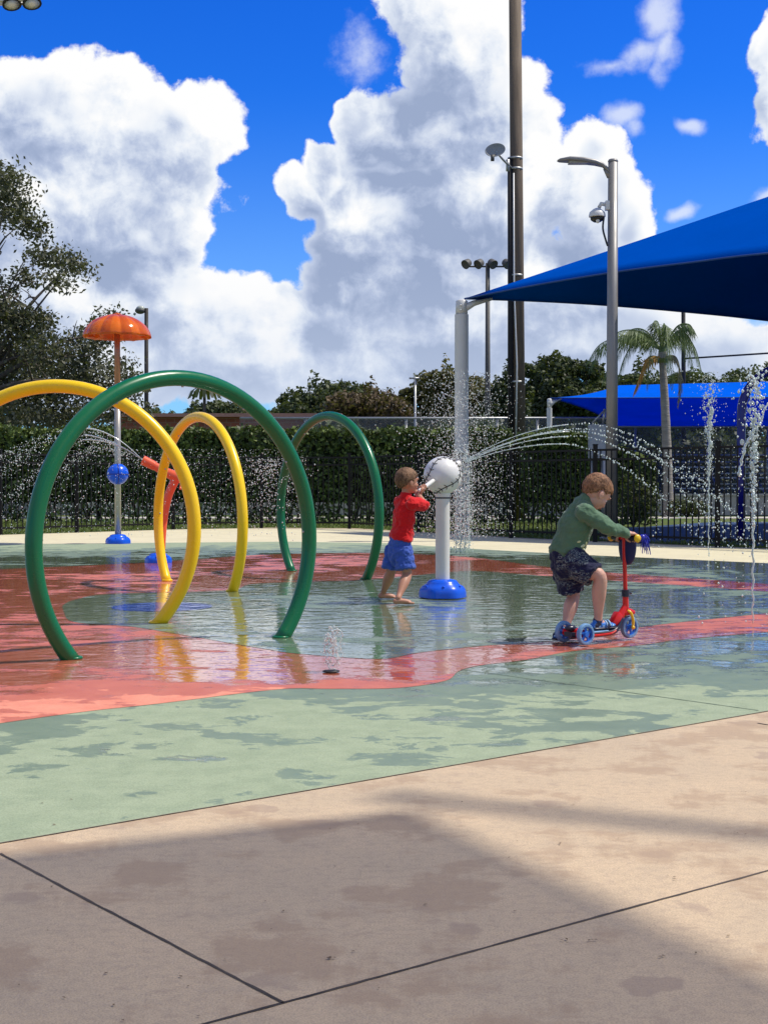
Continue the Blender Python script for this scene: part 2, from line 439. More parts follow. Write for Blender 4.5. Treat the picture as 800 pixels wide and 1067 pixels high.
far_edge = [(-10.8, 16.0), (-9.2, 20.5)] + [tuple(G(*p)[:2]) for p in [(0, 567.5), (130, 566), (300, 564.5), (400, 566), (500, 572.5), (600, 578), (700, 582.5), (800, 587)]] + [(7.0, 14.3)]
eR = edge_b + de*1.9
pad = [(eL.x, eL.y), (eR.x, eR.y)] + far_edge[::-1] + [(-11, 8)]
sheet('splash_pad', pad, .0015, M_green)
def smooth_poly(pts, n=6):
    return [(p[0], p[1]) for p in spline(pts, n)]
top_edge = [G(x, y)[:2] for x, y in [(-180, 601), (0, 593.5), (100, 589), (190, 584), (270, 578.5), (350, 576.5), (420, 577), (480, 580), (520, 584.5), (570, 591), (650, 598), (800, 609), (960, 622)]]
low_edge = [G(x, y)[:2] for x, y in [(960, 646), (800, 659), (710, 667), (665, 673), (597, 679), (549, 688), (500, 694), (478, 700), (464, 710), (415, 717.5), (345, 718.5), (289, 719), (165, 734), (95, 741.5), (0, 754.5), (-180, 782)]]
sheet('painted_band', smooth_poly(top_edge) + smooth_poly(low_edge), .003, M_red)
isl_low = [G(x, y)[:2] for x, y in [(66, 637), (72, 647), (95, 651), (135, 653.5), (189, 662), (240, 671), (282, 678), (310, 682), (394, 687.5), (436, 681), (500, 674), (575, 668.5), (665, 654.5), (710, 649), (800, 639.5), (990, 624)]]
isl_top = [G(x, y)[:2] for x, y in [(990, 627), (800, 617), (640, 605.5), (573, 601), (500, 595.5), (464, 597), (376, 605), (268, 608.5), (236, 616), (115, 619.5), (80, 625), (66, 631)]]
isl = smooth_poly(isl_low)
def clean_island():
    a = [p for p in isl_low]; b = [p for p in isl_top]
    return smooth_poly(a[:-1]) + [(a[-2][0]+4.0, a[-2][1]-.2), (b[1][0]+4.0, b[1][1]-.3)] + smooth_poly(b[1:] + [a[0]])[:-1]
sheet('painted_island', clean_island(), .0045, M_green)
cd = G(169, 633)
sheet('painted_disc', [(cd.x + .40*math.cos(a*PI/24), cd.y + .40*math.sin(a*PI/24)) for a in range(48)], .006, M_blue_pad)
def joint(name, a, b, w, m=M_joint, z=.0015, rough=.35):
    """thin groove with chipped, uneven edges"""
    a = Vector(a[:2]); b = Vector(b[:2]); L = (b-a).length; d = (b-a).normalized(); n = Vector((-d.y, d.x)); N = min(int(L/.035), 420)
    bm = NB(); prev = None
    for k in range(N+1):
        p = a.lerp(b, k/N); wob = mnoise.noise(Vector((p.x*1.5, p.y*1.5, 5)))*.006
        w1 = w/2*(1 + rough*2*mnoise.noise(Vector((p.x*33, p.y*33, 1)))); w2 = w/2*(1 + rough*2*mnoise.noise(Vector((p.x*29, p.y*29, 9))))
        q = (bm.verts.new((p.x + n.x*(wob-w1), p.y + n.y*(wob-w1), z)), bm.verts.new((p.x + n.x*(wob+w2), p.y + n.y*(wob+w2), z)))
        if prev: bm.faces.new((prev[0], q[0], q[1], prev[1]))
        prev = q
    o = obj(name, bm, m, None, False); o['kind'] = 'structure'; return o
j0 = G(295, 1046)
joint('pavement_joint', G(0, 890), j0, .008)
dj = (G(800, 907.5) - j0); joint('pavement_joint', j0 - dj*3, j0 + dj*6, .0075)
joint('pavement_joint', j0 + dj*2.2, j0 + dj*2.2 + (G(0, 890)-j0)*1.02, .011)
joint('pavement_joint', edge_a - de*2, edge_b + de*2, .005, mat('dusty_joint', (.20, .15, .11), .9), z=.003)
joint('pad_joint', G(480, 698), G(790, 741), .008, mat('pad_joint_line', (.10, .15, .10), .7), z=.003)
lp = []
for k in range(46):
    q = G(rng.uniform(0, 800), rng.uniform(830, 1066)); lp.append((q.x, q.y, .0035))
for px_, py_ in [(775, 826), (583, 880), (617, 981), (590, 984), (770, 870), (345, 1000), (700, 915), (690, 1000)]: q = G(px_, py_); lp += [(q.x + rng.normal()*.006, q.y + rng.normal()*.01, .004) for _ in range(3)]
lt = leaves('leaf_litter', lp, .010, mat('dry_leaf', (.09, .055, .03), .9, col2=(.22, .16, .09)), None, aspect=.5, normals=np.tile([[0, 0, 1.]], (len(lp), 1)), nb=.9)
tag(lt, 'crumbs of dry leaf and grit scattered on the near pavement', 'leaf litter', kind='stuff')
sheet('playground_surface', [(4.4, 23.2), (14, 14.5), (26, 22), (22, 34.5), (8.5, 34.8), (5.3, 30)], -.018, M_rubber)
sheet('path', [(-30, 38.5), (40, 38.5), (40, 40.3), (-30, 40.3)], -.02, M_path)
sheet('road', [(9, 54), (80, 51), (80, 58), (9, 59)], -.02, mat('asphalt', (.055, .055, .055), .9, vs=3))

# ------------------------------------------------------------------ black metal fence
M_fence = mat('black_fence_paint', (.007, .007, .008), .6, var=.1, spec=.25)
fence = empty('metal_fence', (0, 25, 0), 'long black metal picket fence curving round behind the splash pad', 'fence')
FH = 1.57
def fence_run(pts):
    pts = [Vector((p[0], p[1], 0)) for p in pts]
    seg = []
    for a, b in zip(pts, pts[1:]):
        L = (b-a).length; n = max(1, round(L/2.3))
        for k in range(n): seg.append((a.lerp(b, k/n), a.lerp(b, (k+1)/n)))
    posts = [s[0] for s in seg] + [seg[-1][1]]
    for p in posts:
        bm = NB(); box(bm, (p.x, p.y, FH/2+.02), (.07, .07, FH+.08)); box(bm, (p.x, p.y, FH+.07), (.085, .085, .02)); obj('fence_post', bm, M_fence, fence, False)
    for a, b in seg:
        d = b-a; L = d.length; rz = math.atan2(d.y, d.x); bm = NB(); mid = (a+b)/2
        for z in (.13, FH-.18, FH-.02): box(bm, (mid.x, mid.y, z), (L-.072, .035, .035), rz)
        n = int(L/.115)
        for k in range(1, n):
            q = a.lerp(b, k/n); box(bm, (q.x, q.y, FH/2+.03), (.017, .017, FH-.12), rz)
        obj('fence_panel', bm, M_fence, fence, False)
fence_run(fence_line)

# ------------------------------------------------------------------ foliage materials
def leaf_mat(name, cols, trans=.25, rough=.55):
    m, t, out = newmat(name)
    g = t.n.new('ShaderNodeNewGeometry')
    rnd = V(t, g.outputs['Random Per Island']); pos = V(t, g.outputs[0])
    n = t.noise(pos, .9, 3, .6)
    c = t.ramp(rnd*.6 + n*.5, [(.15, cols[0]), (.5, cols[1]), (.85, cols[2])])
    p = t.n.new('ShaderNodeBsdfPrincipled'); t.set(p.inputs['Base Color'], c); p.inputs['Roughness'].default_value = rough; p.inputs['Specular IOR Level'].default_value = .35
    tr = t.n.new('ShaderNodeBsdfTranslucent'); t.set(tr.inputs[0], t.mix(.5, c, (.16, .2, .02)))
    ms = t.n.new('ShaderNodeMixShader'); ms.inputs[0].default_value = trans
    t.l.new(p.outputs[0], ms.inputs[1]); t.l.new(tr.outputs[0], ms.inputs[2]); t.l.new(ms.outputs[0], out.inputs[0]); return m
L_oak = leaf_mat('oak_leaves', [(.03, .036, .02), (.08, .085, .045), (.18, .18, .11)])
L_hedge = leaf_mat('hedge_leaves', [(.014, .024, .007), (.052, .085, .016), (.19, .25, .055)], .12)
L_dark = leaf_mat('dark_leaves', [(.018, .030, .011), (.038, .058, .018), (.085, .11, .035)])
L_mid = leaf_mat('mid_leaves', [(.03, .045, .015), (.06, .085, .025), (.11, .14, .045)])
L_brown = leaf_mat('brown_leaves', [(.06, .045, .018), (.11, .075, .035), (.15, .10, .05)])
L_olive = leaf_mat('olive_leaves', [(.04, .045, .012), (.10, .095, .025), (.17, .14, .04)])
L_palm = leaf_mat('palm_leaves', [(.06, .10, .035), (.11, .17, .055), (.22, .29, .11)])
L_dead = leaf_mat('dead_palm_leaves', [(.30, .13, .02), (.55, .27, .04), (.70, .40, .09)])
L_pale = leaf_mat('dry_palm_leaves', [(.16, .15, .10), (.28, .25, .16), (.36, .31, .2)])
M_bark = mat('bark', (.10, .08, .065), .9, vs=9, bump=.02, bs=14, stretch=(1, 1, .25))
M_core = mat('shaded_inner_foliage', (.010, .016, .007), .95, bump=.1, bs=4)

def crown_pts(lobes, n, shell=.55):
    """points through a set of ellipsoid lobes (c, r), thicker towards the skin"""
    w = np.array([r[0]*r[1]+r[0]*r[2] for _, r in lobes]); w = w/w.sum()
    idx = rng.choice(len(lobes), n, p=w)
    c = np.array([l[0] for l in lobes])[idx]; r = np.array([l[1] for l in lobes])[idx]
    d = rng.normal(size=(n, 3)); d /= np.linalg.norm(d, axis=1)[:, None]
    rad = shell + (1-shell)*rng.random(n)**.6
    lump = 1 + .16*np.sin(d[:, 0]*9 + idx)*np.cos(d[:, 2]*8 + idx*2) + .08*np.sin(d[:, 1]*17 + d[:, 2]*13)
    return c + d*r*(rad*lump)[:, None], d
def tree(name, base, h, w, m, label, cat='tree', group=None, n=2600, leaf=.34, seed=0, trunk_h=.3, lobes_n=9, wide=1.0):
    rs = np.random.default_rng(seed)
    root = empty(name, base, label, cat, group)
    b = Vector(base); lobes = []; lobes_n = lobes_n + 6
    for i in range(lobes_n):
        a = rs.random()*2*PI; k = rs.random()**.6
        zz = trunk_h + (1-trunk_h)*(.25 + .62*rs.random())
        prof = math.sin(min(max((zz-trunk_h)/(1-trunk_h), .05), 1)*PI*.85)**.5
        rr = w*.5*k*prof*.8
        lr = w*.5*(.30 + .22*rs.random())
        lobes.append(((b.x + rr*math.cos(a)*wide, b.y + rr*math.sin(a), b.z + h*zz - lr*.35), (lr, lr, lr*(.62 + .2*rs.random()))))
    lobes.append(((b.x, b.y, b.z + h*(trunk_h+.45*(1-trunk_h))), (w*.36, w*.36, h*(1-trunk_h)*.42)))
    pts, nr = crown_pts(lobes, n)
    # drop leaves hidden far behind; thin the count
    leaves('crown', pts, leaf, m, root, aspect=.62, normals=nr, nb=.45)
    bm = NB()
    tp = [b - Vector((0, 0, .1)), b + Vector((.05*w*.2, 0, h*trunk_h)), b + Vector((0, 0, h*.7))]
    tube(bm, tp, [h*.03, h*.022, h*.008], 8)
    for i in range(5):
        l = lobes[i]; s = b + Vector((0, 0, h*(trunk_h+.02+.05*i))); e = Vector(l[0])
        tube(bm, [s, s.lerp(e, .5) + Vector((0, 0, .04*h)), e], [h*.014, h*.009, h*.004], 6)
    obj('trunk', bm, M_bark, root)
    return root

# ------------------------------------------------------------------ trees of the skyline behind the lawn
GT = 'trees along the skyline'
def T(px, top, wpx, d, m, label, seed, **kw):
    base = P(px, 515, d); base.z = -.03
    h = P(px, top, d).z*1.08; w = wpx/F*d*1.3
    kw['n'] = int(kw.get('n', 3400)*3.6); kw.setdefault('leaf', .0034*d)
    return tree(kw.pop('name', 'broadleaf_tree'), base, h, w, m, label, 'tree', GT, seed=seed, trunk_h=kw.pop('trunk_h', .12), **kw)
T(331, 389, 78, 95, L_dark, 'dark round-topped tree just right of the large green hoop on the skyline', 1, n=5200)
T(296, 419, 40, 110, L_mid, 'small low green tree left of the dark round-topped one on the skyline', 2, n=2600)
T(390, 394, 75, 88, L_brown, 'brownish bushy tree right of the dark round-topped one, above the small green hoop', 3, n=5200)
T(372, 400, 40, 108, L_dark, 'dark treetop peeking between the round-topped tree and the brownish one', 4)
T(434, 393, 46, 92, L_olive, 'olive tree behind the slender grey pole left of the white canopy post', 5, n=3800)
T(467, 374, 62, 84, L_olive, 'olive yellow treetop directly behind the white canopy post', 6, n=4800)
T(505, 392, 50, 80, L_olive, 'olive tree right of the white canopy post at the foot of the sports light', 7, n=3800)
T(531, 375, 52, 74, L_dark, 'dark tree hidden behind the tall brown utility pole', 8, n=4800)
T(585, 368, 72, 78, L_dark, 'dark wide oak between the utility pole and the grey lamp post', 9, n=6500)
T(625, 385, 60, 90, L_mid, 'mid green tree behind the grey lamp post with the camera', 10, n=4200)
T(668, 372, 60, 86, L_mid, 'mid green tree directly left of the palm trunk', 11, n=4500)
T(728, 383, 80, 100, L_mid, 'low green tree right of the palm, above the far blue canopy', 12, n=4000)
T(790, 382, 84, 105, L_mid, 'green treetop above the far blue canopy at the right edge', 13, n=4000)
T(565, 400, 60, 110, L_mid, 'paler tree behind the gap right of the utility pole', 14)
T(248, 412, 60, 115, L_mid, 'low dark green tree far behind the terracotta building', 15)
T(205, 414, 40, 112, L_dark, 'dark far tree beside the little palm above the terracotta building', 16)
T(272, 432, 40, 112, L_dark, 'low dark tree at the left foot of the skyline gap', 23, n=2200)
T(165, 420, 60, 100, L_dark, 'dark tree seen through the big green hoop left of the building', 17)
T(840, 360, 80, 90, L_mid, 'tall green tree at the far right beyond the canopy', 18)
T(-60, 350, 150, 70, L_dark, 'tall dark tree beyond the left edge behind the oak', 19)
T(610, 452, 120, 62, L_dark, 'dark low thicket behind the white post of the far canopy', 20, n=5200, leaf=.3, wide=1.4, trunk_h=.05)
T(470, 440, 130, 62, L_dark, 'dark low thicket behind the grey mesh fence', 21, n=5200, leaf=.3, wide=1.4, trunk_h=.05)
T(360, 442, 120, 64, L_mid, 'low green thicket behind the mesh fence right of the building', 22, n=4200, leaf=.3, wide=1.4, trunk_h=.05)
T(740, 455, 150, 66, L_dark, 'dark thicket under the far blue canopy', 24, n=5200, leaf=.32, wide=1.4, trunk_h=.05)
T(840, 455, 120, 68, L_dark, 'dark thicket at the right edge under the far blue canopy', 25, n=4200, leaf=.32, wide=1.4, trunk_h=.05)

# ------------------------------------------------------------------ big oak at the left
def oak():
    D = 40
    base = Vector((P(-40, 500, D).x, D, -.03))
    root = empty('oak_tree', base, 'big spreading oak with grey green leaves at the left edge, behind the orange dome', 'tree')
    spots = [(-25,205,45,42),(8,200,24,32),(18,228,20,24),(38,240,14,10),(5,180,12,14),(48,268,22,11),(72,275,18,11),(84,283,10,9),(60,292,16,8),(-20,320,45,40),(12,335,26,22),(35,338,24,16),(15,372,40,28),(50,368,28,24),(20,410,45,30),(65,400,34,28),(90,365,26,20),(108,345,18,12),(117,330,10,8),(95,395,30,25),(125,385,18,18),(138,405,14,16),(115,425,28,16),(70,435,40,16),(20,440,40,16),(145,430,10,12),(-60,300,60,80),(25,290,14,10)]
    lobes = []
    for (px, py, rx, ry) in spots:
        dd = D + rng.uniform(-2.2, 2.2)
        c = P(px, py, dd); lobes.append(((c.x, c.y, c.z), (rx/F*dd, rx/F*dd*.9, ry/F*dd)))
    # leaves hang in small tufts at twig ends
    tp, td = crown_pts(lobes, 2500, .25)
    k = 14
    pts = np.repeat(tp, k, 0) + rng.normal(size=(len(tp)*k, 3))*np.array([.19, .19, .14]); nr = np.repeat(td, k, 0)
    leaves('crown', pts, .135, L_oak, root, aspect=.55, normals=nr, nb=.3)
    bm = NB(); b = base
    tube(bm, [b, b + Vector((.1, 0, 2)), b + Vector((.5, 0, 4.2))], [.45, .36, .28], 12)
    fork = b + Vector((.4, 0, 3.6))
    for (px, py, r) in [(5, 210, .10), (62, 285, .10), (45, 365, .12), (95, 370, .11), (115, 345, .07), (-20, 320, .14), (20, 305, .1), (125, 400, .09), (12, 400, .1), (75, 275, .06), (30, 262, .06)]:
        e = P(px, py, D + rng.uniform(-1, 1)); mid = fork.lerp(e, .5) + Vector((rng.uniform(-.3, .3), rng.uniform(-.5, .5), rng.uniform(.1, .5)))
        pts_ = spline([fork, mid, e], 5); tube(bm, pts_, [r*(1-.82*i/(len(pts_)-1)) for i in range(len(pts_))], 7)
        for q in range(5):
            s = Vector(pts_[int(len(pts_)*.45) + q % 5]); e2 = s + Vector((rng.uniform(-.9, .9), rng.uniform(-.6, .6), rng.uniform(-.2, .8)))
            tube(bm, [s, s.lerp(e2, .5) + Vector((0, 0, .08)), e2], [r*.35, r*.25, r*.08], 5)
    obj('trunk', bm, M_bark, root)
oak()

# ------------------------------------------------------------------ hedges
def hedge(name, x0, x1, y0, dep, h, label, n, leaf, rnd=0.0, skirt=.45):
    root = empty(name, ((x0+x1)/2, y0+dep/2, -.03), label, 'hedge')
    w = x1-x0
    def prof(x):
        f = (x-x0)/w
        return h*(1 - rnd*max(0, (f-.25)/.75)**2.2)*(1 + .012*math.sin(x*3.1) + .010*math.sin(x*7.7+1))
    P_, N_ = [], []
    for i in range(n):
        x = x0 + w*rng.random(); hh = prof(x); u = rng.random()
        ins = abs(rng.normal())*.10
        if u < .60:
            z = skirt + (hh-skirt)*rng.random()**.85
            if rng.random() < .12: z = skirt*rng.random()
            P_.append((x, y0 + ins + .07*math.sin(x*2.3+z*3), z)); N_.append((0, -1, .2))
        elif u < .94: P_.append((x, y0 + dep*rng.random(), hh - ins + .05*math.sin(x*5)*rng.random() + abs(rng.normal())*.05)); N_.append((0, 0, 1))
        else:
            s = rng.random() < .5; P_.append(((x0+ins if s else x1-ins), y0 + dep*rng.random(), skirt + (prof(x1 if not s else x0)-skirt)*rng.random())); N_.append((-1 if s else 1, 0, .2))
    leaves('foliage', np.array(P_), leaf, L_hedge, root, aspect=.6, normals=np.array(N_), nb=.45)
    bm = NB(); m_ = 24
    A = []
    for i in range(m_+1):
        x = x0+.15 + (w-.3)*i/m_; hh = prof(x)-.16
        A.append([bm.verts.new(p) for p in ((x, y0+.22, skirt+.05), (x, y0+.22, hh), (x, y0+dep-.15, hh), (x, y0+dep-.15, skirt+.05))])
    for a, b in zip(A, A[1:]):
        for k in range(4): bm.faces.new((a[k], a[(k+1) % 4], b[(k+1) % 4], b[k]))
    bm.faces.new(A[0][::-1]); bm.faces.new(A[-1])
    obj('inner_shade_box', bm, M_core, root, False)  # near-black box behind the leaves; its colour stands for the hedge's inner shade
    bm = NB(); k = int(w/.42)
    for i in range(k):
        x = x0 + w*(i+.5)/k + rng.uniform(-.1, .1)
        for j in range(3):
            q = Vector((x, y0+dep*.45, -.03)); e = q + Vector((rng.uniform(-.35, .35), rng.uniform(-.2, .2), skirt+.25)); tube(bm, [q, e], [.028, .018], 5)
    tag(obj('stems', bm, M_bark, root), kind='stuff')
hedge('boxed_hedge', -13.5, 3.25, 34, 1.5, 2.33, 'long clipped green hedge behind the fence on the left side', 30000, .125)
hedge('rounded_hedge', 3.4, 6.75, 33.2, 1.6, 2.22, 'shorter rounded hedge behind the lamp post, sloping down beside the palm', 9500, .12, rnd=.38)
for (px, d, hh, ww, lb) in [(716, 40, .55, 1.2, 'low dark shrub right of the palm trunk'), (762, 43, .6, 1.6, 'low dark shrub in front of the bleachers'), (660, 31.2, 1.25, 1.1, 'dark shrub at the foot of the rounded hedge')]:
    c = P(px, 500, d); root = empty('shrub', (c.x, d, -.03), lb, 'shrub')
    pts, nr = crown_pts([((c.x, d, hh*.5), (ww/2, ww/2, hh*.5)), ((c.x+.2*ww, d-.1, hh*.4), (ww*.35, ww*.4, hh*.4))], 1500, .4)
    leaves('foliage', pts, .1, L_dark, root, normals=nr)
    for j in range(6):
        bm = NB(); tube(bm, [Vector((c.x, d, -.03)), Vector((c.x + rng.uniform(-.3, .3)*ww, d + rng.uniform(-.2, .2), hh*.6))], [.02, .008], 5); obj('stem', bm, M_bark, root)
# lawn tufts that show between the pickets
gp = []
while len(gp) < 26000:
    x = rng.uniform(-13, 13); y = rng.uniform(19.5, 34)
    k = np.interp(x, [p[0] for p in fence_line], [p[1] for p in fence_line]) + .3
    if y > k and not (x > 4.2 and 23 < y): gp.append((x, y, rng.uniform(0, .05)-.03))
gp = np.array(gp)
g_ = leaves('grass', gp, .11, leaf_mat('grass_blades', [(.06, .10, .02), (.11, .16, .035), (.20, .24, .07)], .3), None, aspect=.16, droop=3)
tag(g_, 'tufts of lawn grass growing behind the black fence', 'grass', kind='stuff')

# ------------------------------------------------------------------ building, poles, far things
M_brick = None
def brick_mat():
    m, t, out = newmat('terracotta_wall')
    co = t.node('ShaderNodeTexCoord', out=3)
    vec = t.node('ShaderNodeCombineXYZ', {0: t.node('ShaderNodeSeparateXYZ', {0: co}, out=0), 1: t.node('ShaderNodeSeparateXYZ', {0: co}, out=2), 2: 0.0})
    b = t.node('ShaderNodeTexBrick', {'Vector': vec, 'Color1': (.36, .10, .06), 'Color2': (.30, .085, .05), 'Mortar': (.34, .22, .17), 'Scale': 1.0, 'Mortar Size': .012, 'Brick Width': .4, 'Row Height': .2})
    n = t.noise(co, 1.2, 4, .6); c = t.mix(t.sm(n, .4, .75)*.4, b, (.24, .09, .06))
    principled(t, out, Base_Color=c, Roughness=.85); return m
M_brick = brick_mat()
M_pink = mat('pale_pink_stucco', (.55, .25, .19), .9, vs=2, var=.1)
M_white = mat('white_metal', (.72, .72, .70), .4, vs=2, var=.08)
M_dkglass = mat('dark_window_glass', (.02, .025, .03), .08)
bx0, bx1, bd = P(118, 440, 62).x, P(318, 440, 62).x, 62
root = empty('brick_building', ((bx0+bx1)/2, bd+4, -.03), 'low terracotta brick building with a flat roof line behind the long hedge', 'building')
top = P(240, 433.5, bd).z
bm = NB(); box(bm, ((bx0+bx1)/2, bd+4, top/2-.05), (bx1-bx0, 8, top)); obj('wall', bm, M_brick, root, False)
bm = NB(); box(bm, (bx1+.55, bd+4.2, top/2-.09), (1.1, 7.4, top-.08)); obj('wall', bm, M_pink, root, False)
bm = NB(); box(bm, ((bx0+bx1)/2+.5, bd+4, top+.03), (bx1-bx0+2.4, 8.9, .16)); obj('roof', bm, mat('roof_edge', (.50, .24, .18), .7), root, False)
for k in range(4):
    xw = bx0 + (bx1-bx0)*(k+.6)/4.2
    bm = NB(); box(bm, (xw, bd-.02, 1.9), (1.3, .08, 1.1)); w_ = obj('window', bm, M_white, root, False)
    bm = NB(); box(bm, (xw, bd-.07, 1.9), (1.14, .03, .94)); obj('pane', bm, M_dkglass, w_, False)

M_galv = mat('galvanised_steel', (.42, .43, .43), .45, .6, var=.1, vs=5)
M_dpole = mat('dark_grey_pole', (.10, .095, .085), .6, var=.15)
def mesh_mat():
    m, t, out = newmat('chain_link_mesh')
    co = t.node('ShaderNodeTexCoord', out=3)
    s = t.n.new('ShaderNodeSeparateXYZ'); t.l.new(co.o, s.inputs[0]); x = V(t, s.outputs[0]); z = V(t, s.outputs[2])
    def stripe(v): return t.m('ABSOLUTE', t.m('SUBTRACT', t.m('FRACT', v*19.0), .5))
    w = t.m('MAXIMUM', t.m('GREATER_THAN', stripe(x+z), .44), t.m('GREATER_THAN', stripe(x-z), .44))
    p = t.n.new('ShaderNodeBsdfPrincipled'); p.inputs['Base Color'].default_value = (.35, .36, .36, 1); p.inputs['Metallic'].default_value = .5; p.inputs['Roughness'].default_value = .5
    tr = t.n.new('ShaderNodeBsdfTransparent'); ms = t.n.new('ShaderNodeMixShader'); t.set(ms.inputs[0], w)
    t.l.new(tr.outputs[0], ms.inputs[1]); t.l.new(p.outputs[0], ms.inputs[2]); t.l.new(ms.outputs[0], out.inputs[0]); return m
M_link = mesh_mat()
def chain_fence(x0, x1, y, h, posts, label):
    root = empty('chain_link_fence', ((x0+x1)/2, y, -.03), label, 'fence')
    bm = NB(); cyl(bm, (x0, y, h), (x1, y, h), .035, seg=8); obj('top_rail', bm, M_galv, root)
    for px in posts:
        x = P(px, 440, y).x; bm = NB(); cyl(bm, (x, y+.05, -.03), (x, y+.05, h+.03), .04, seg=8); obj('fence_post', bm, M_galv, root)
    bm = NB(); poly(bm, [(x0, y-.04, 0), (x1, y-.04, 0), (x1, y-.04, h), (x0, y-.04, h)]); obj('mesh', bm, M_link, root, False)
chain_fence(P(250, 440, 44).x, P(632, 440, 44).x, 44, P(400, 435.5, 44).z, [318, 423, 436+82, 560], 'tall grey chain-link fence with a pale top rail behind the long hedge')
chain_fence(P(632, 440, 50).x, P(860, 440, 50).x, 50, P(700, 444.5, 50).z, [662, 738, 800], 'chain-link fence with a pale top rail under the far blue canopy')

def pole_px(bm, x, y, d, ytop, wb, wt, seg=14, xt=None):
    """round pole from the ground at depth d up to the height seen at ytop"""
    b = P(x, 505, d); b.z = -.03; tp = P(xt if xt is not None else x, ytop, d)
    cyl(bm, b, tp, wb/2/F*d, wt/2/F*d, seg); return b, tp
# tall utility pole
M_wood = mat('weathered_brown_pole', (.17, .125, .085), .85, vs=5, var=.2, bump=.006, bs=30, stretch=(1, 1, .12), col2=(.10, .075, .055))
M_steel_dark = mat('dark_conduit', (.022, .020, .020), .6, spec=.3)
bm = NB(); b, tp = pole_px(bm, 541, 0, 36, -60, 14.5, 12.5, xt=536)
root = empty('utility_pole', b, 'very tall brown utility pole rising out of the frame left of the lamp post', 'utility pole')
obj('pole', bm, M_wood, root)
bm = NB(); tube(bm, [(b.x-.24, 35.9, -.03), (P(532, 300, 35.9).x, 35.9, 6), P(531.5, 165, 35.9)], [.085, .08, .075], 8); obj('conduit', bm, M_steel_dark, root)
bm = NB(); tube(bm, [P(537.5, 455, 35.72), P(538.5, 380, 35.72), P(535.5, 300, 35.75), P(535, 180, 35.75)], [.022]*4, 6); obj('cable', bm, M_white, root)
for yy in (165, 176, 287, 398):
    q = P(538 - (400-yy)*.006, yy, 36); bm = NB(); cyl(bm, q - Vector((0, 0, .025)), q + Vector((0, 0, .025)), .205, seg=16); obj('strap', bm, M_galv, root)
# dish
M_dish = mat('grey_dish', (.30, .31, .31), .5)
c = P(516, 156, 35.3); ax = Vector((-.35, -1, .25)).normalized()
root = empty('satellite_dish', c, 'small grey satellite dish on a short arm clamped to the tall brown pole', 'satellite dish')
bm = NB(); prof = [(0, -.085)] + [(.27*k/8, -.085 + .085*(k/8)**2) for k in range(1, 9)] + [(.275, .01)] + [(.26*k/8, -.07 + .08*(k/8)**2) for k in range(8, 0, -1)] + [(0, -.07)]
lathe(bm, prof, c, 28, ax); bmesh.ops.transform(bm, matrix=Matrix.Translation(c) @ Matrix.Diagonal((1, 1, .72, 1)) @ Matrix.Translation(-c), verts=bm.verts[:]); obj('dish', bm, M_dish, root)
bm = NB(); tube(bm, [c - ax*.06, P(524, 166, 35.5), P(532, 174, 35.75)], .03, 8); tube(bm, [P(529, 166, 35.7), P(529, 178, 35.7)], .05, 8); obj('arm', bm, M_galv, root)
bm = NB(); tube(bm, [c - ax*.03 + Vector((0, 0, -.1)), c + ax*.30 + Vector((-.0, 0, -.33))], .014, 6); box(bm, c + ax*.30 + Vector((0, 0, -.34)), (.09, .09, .15)); obj('receiver', bm, M_dpole, root)

# far sports light
D_ = 72; bm = NB(); b, tp = pole_px(bm, 508, 0, D_, 274, 6.5, 4.5)
root = empty('floodlight_pole', b, 'far sports light pole with four lamps on a crossbar above the white canopy post', 'light pole')
obj('pole', bm, M_dpole, root)
bm = NB(); tube(bm, [P(484, 274, D_), P(489, 277.5, D_), P(528, 277.5, D_), P(531, 272, D_)], .05, 6); obj('crossbar', bm, M_dpole, root)
for px in (486, 499, 513, 528):
    c = P(px, 274.5, D_-.2); bm = NB(); lathe(bm, [(.08, -.30), (.2, -.2), (.26, .1), (.26, .14), (.2, .1)], c, 14, (.5 if px > 500 else -.7, -.6, -.55)); obj('lamp_head', bm, M_dpole, root)
# small light pole at left
D_ = 52; bm = NB(); b, tp = pole_px(bm, 152.5, 0, D_, 321, 5, 4)
root = empty('street_lamp', b, 'thin black light pole with a small round head right of the orange dome', 'lamp post')
obj('pole', bm, M_steel_dark, root)
bm = NB(); tube(bm, [P(152, 324, D_), P(148, 321, D_)], .06, 8); c = P(146, 323.5, D_); ell(bm, c, (.2, .2, .13)); obj('lamp_head', bm, M_dpole, root)
bm = NB(); c = P(146.5, 321.5, D_); ell(bm, c, (.17, .17, .12)); tube(bm, [P(141, 326, D_), P(139.5, 328, D_)], .05, 6); obj('lens', bm, mat('pale_lens', (.45, .48, .42), .3), root)
# thin pole in the skyline
bm = NB(); b, tp = pole_px(bm, 432.5, 0, 66, 394, 2.6, 2.2, 8)
root = empty('thin_pole', b, 'slender pale grey pole standing in front of the skyline trees', 'pole'); obj('pole', bm, M_galv, root)
bm = NB(); q = P(431.5, 394, 66); box(bm, q, (.5, .1, .08)); obj('crossbar', bm, M_galv, root)
